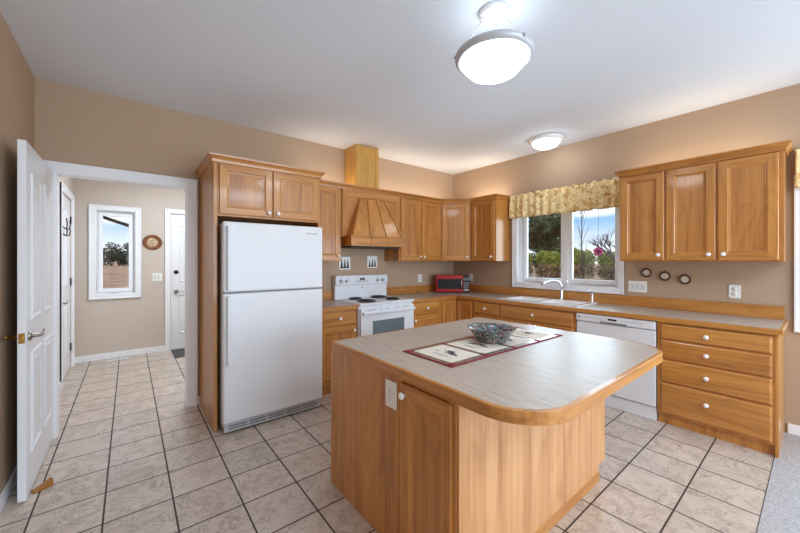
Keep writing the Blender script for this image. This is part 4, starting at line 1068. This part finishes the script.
# hedge row
for i in range(18):
    x_, y_ = 25.2 + (i % 2) * .8, 1.1 + i * 1.17
    r = thing('hedge_shrub', 'bushy green hedge shrub in the row outside the sink window', 'shrub', (x_, y_, GZ), 0, 'hedge shrubs outside the sink window'); r.scale = (.9, 1.2, 1)
    q = MB()
    for k_ in range(4): branches(q, rnd, Vector((rnd.uniform(-.3, .3), rnd.uniform(-.4, .4), 0)), Vector((rnd.uniform(-.3, .3), rnd.uniform(-.3, .3), 1)).normalized(), .75, .035, 2, .7, 3)
    q.build('stems', DRY, r)
    q = MB(); h = rnd.uniform(2.3, 2.65)
    leaves(q, rnd, (0, 0, h * .72), .60, 1500, .085, h * .27 / .62, .1); q.build('foliage', HEDG, r)
    q = MB(); leaves(q, rnd, (0, 0, h * .36), .58, 900, .10, h * .30 / .58, .1); q.build('dry_foliage', HEDB, r)
# bare shrubs nearer the window
for i, (x_, y_, lab) in enumerate(((14.0, 5.0, 'pale bare twiggy shrub low in the right sink window pane'), (15.5, 6.4, 'pale bare twiggy shrub near the middle post of the sink window'), (15.0, 8.4, 'pale bare twiggy shrub low in the left sink window pane'))):
    r = thing('bare_shrub', lab, 'shrub', (x_, y_, GZ)); q = MB()
    for k_ in range(7): branches(q, rnd, Vector((rnd.uniform(-.3, .3), rnd.uniform(-.5, .5), 0)), Vector((rnd.uniform(-.5, .5), rnd.uniform(-.6, .6), 1)).normalized(), .55, .022, 2, .8, 3)
    q.build('branches', DRY, r)
r = thing('slender_tree', 'tall slender bare tree behind the hedge in the right sink window pane', 'tree', (24, 10.6 - .45, GZ)); q = MB()
for k_ in range(15):
    h = .8 + k_ * .36; a = k_ * 2.4
    branches(q, rnd, Vector((0, 0, h)), Vector((math.cos(a) * .28, math.sin(a) * .28, 1)).normalized(), .85, .013, 2, .35, 2, .5)
q.tube([(0, 0, 0), (0, .03, 3), (.02, 0, 6.4)], [.045, .035, .015], 7); q.build('branches', PURP, r)
r = thing('bare_tree', 'dark bare spreading tree at the right edge of the sink window', 'tree', (22, 7.3, GZ)); q = MB()
branches(q, rnd, Vector((0, 0, 0)), Vector((0, 0, 1)), 1.5, .10, 0)
for k_ in range(7):
    a = k_ * .9; branches(q, rnd, Vector((0, 0, 1.4)), Vector((math.cos(a) * .8, math.sin(a) * .8, .8)).normalized(), 1.05, .05, 3, .75, 3)
q.build('branches', PURP, r)
# beyond the hall window
for i, (x_, y_, h, wd_, lab) in enumerate(((-1.15, 62, 4.9, 2.5, 'dark rounded tree standing left in the hall window view'), (3.6, 66, 3.9, 1.7, 'smaller dark tree standing right in the hall window view'), (-5.2, 66, 3.6, 1.6, 'far dark tree at the left edge of the hall window view'))):
    r = thing('field_tree', lab, 'tree', (x_ * 2.1, y_ * 2.1, GZ)); r.scale = (1.75, 1.75, 1.75); q = MB(); q.tube([(0, 0, 0), (0, 0, h * .5)], [.10, .06], 6); q.build('trunk', BARK, r)
    q = MB()
    for k_ in range(22): leaves(q, rnd, (rnd.uniform(-.8, .8) * wd_, rnd.uniform(-.5, .5) * wd_, h * rnd.uniform(.10, .80)), wd_ * .42, 130, .20, .7, .2)
    q.build('foliage', FARG, r)
r = thing('porch_eave', 'dark porch eave with rafter seen at the top of the hall window', 'eave', (-.5, YH + .13, 2.2))
q = MB(); q.box(-.9, 2.4, .02, 1.02, .0, .06); q.build('soffit', EAVE, r)
MB().box(-.9, 2.4, 1.02, 1.06, -.005, .20, .004).build('fascia', EAVE, r)
q = MB(Matrix.Translation((.03, .86, .015)) @ Matrix.Rotation(R(20), 4, 'Y')); q.box(0, .85, 0, .06, -.05, .0); q.build('brace', EAVE, r)
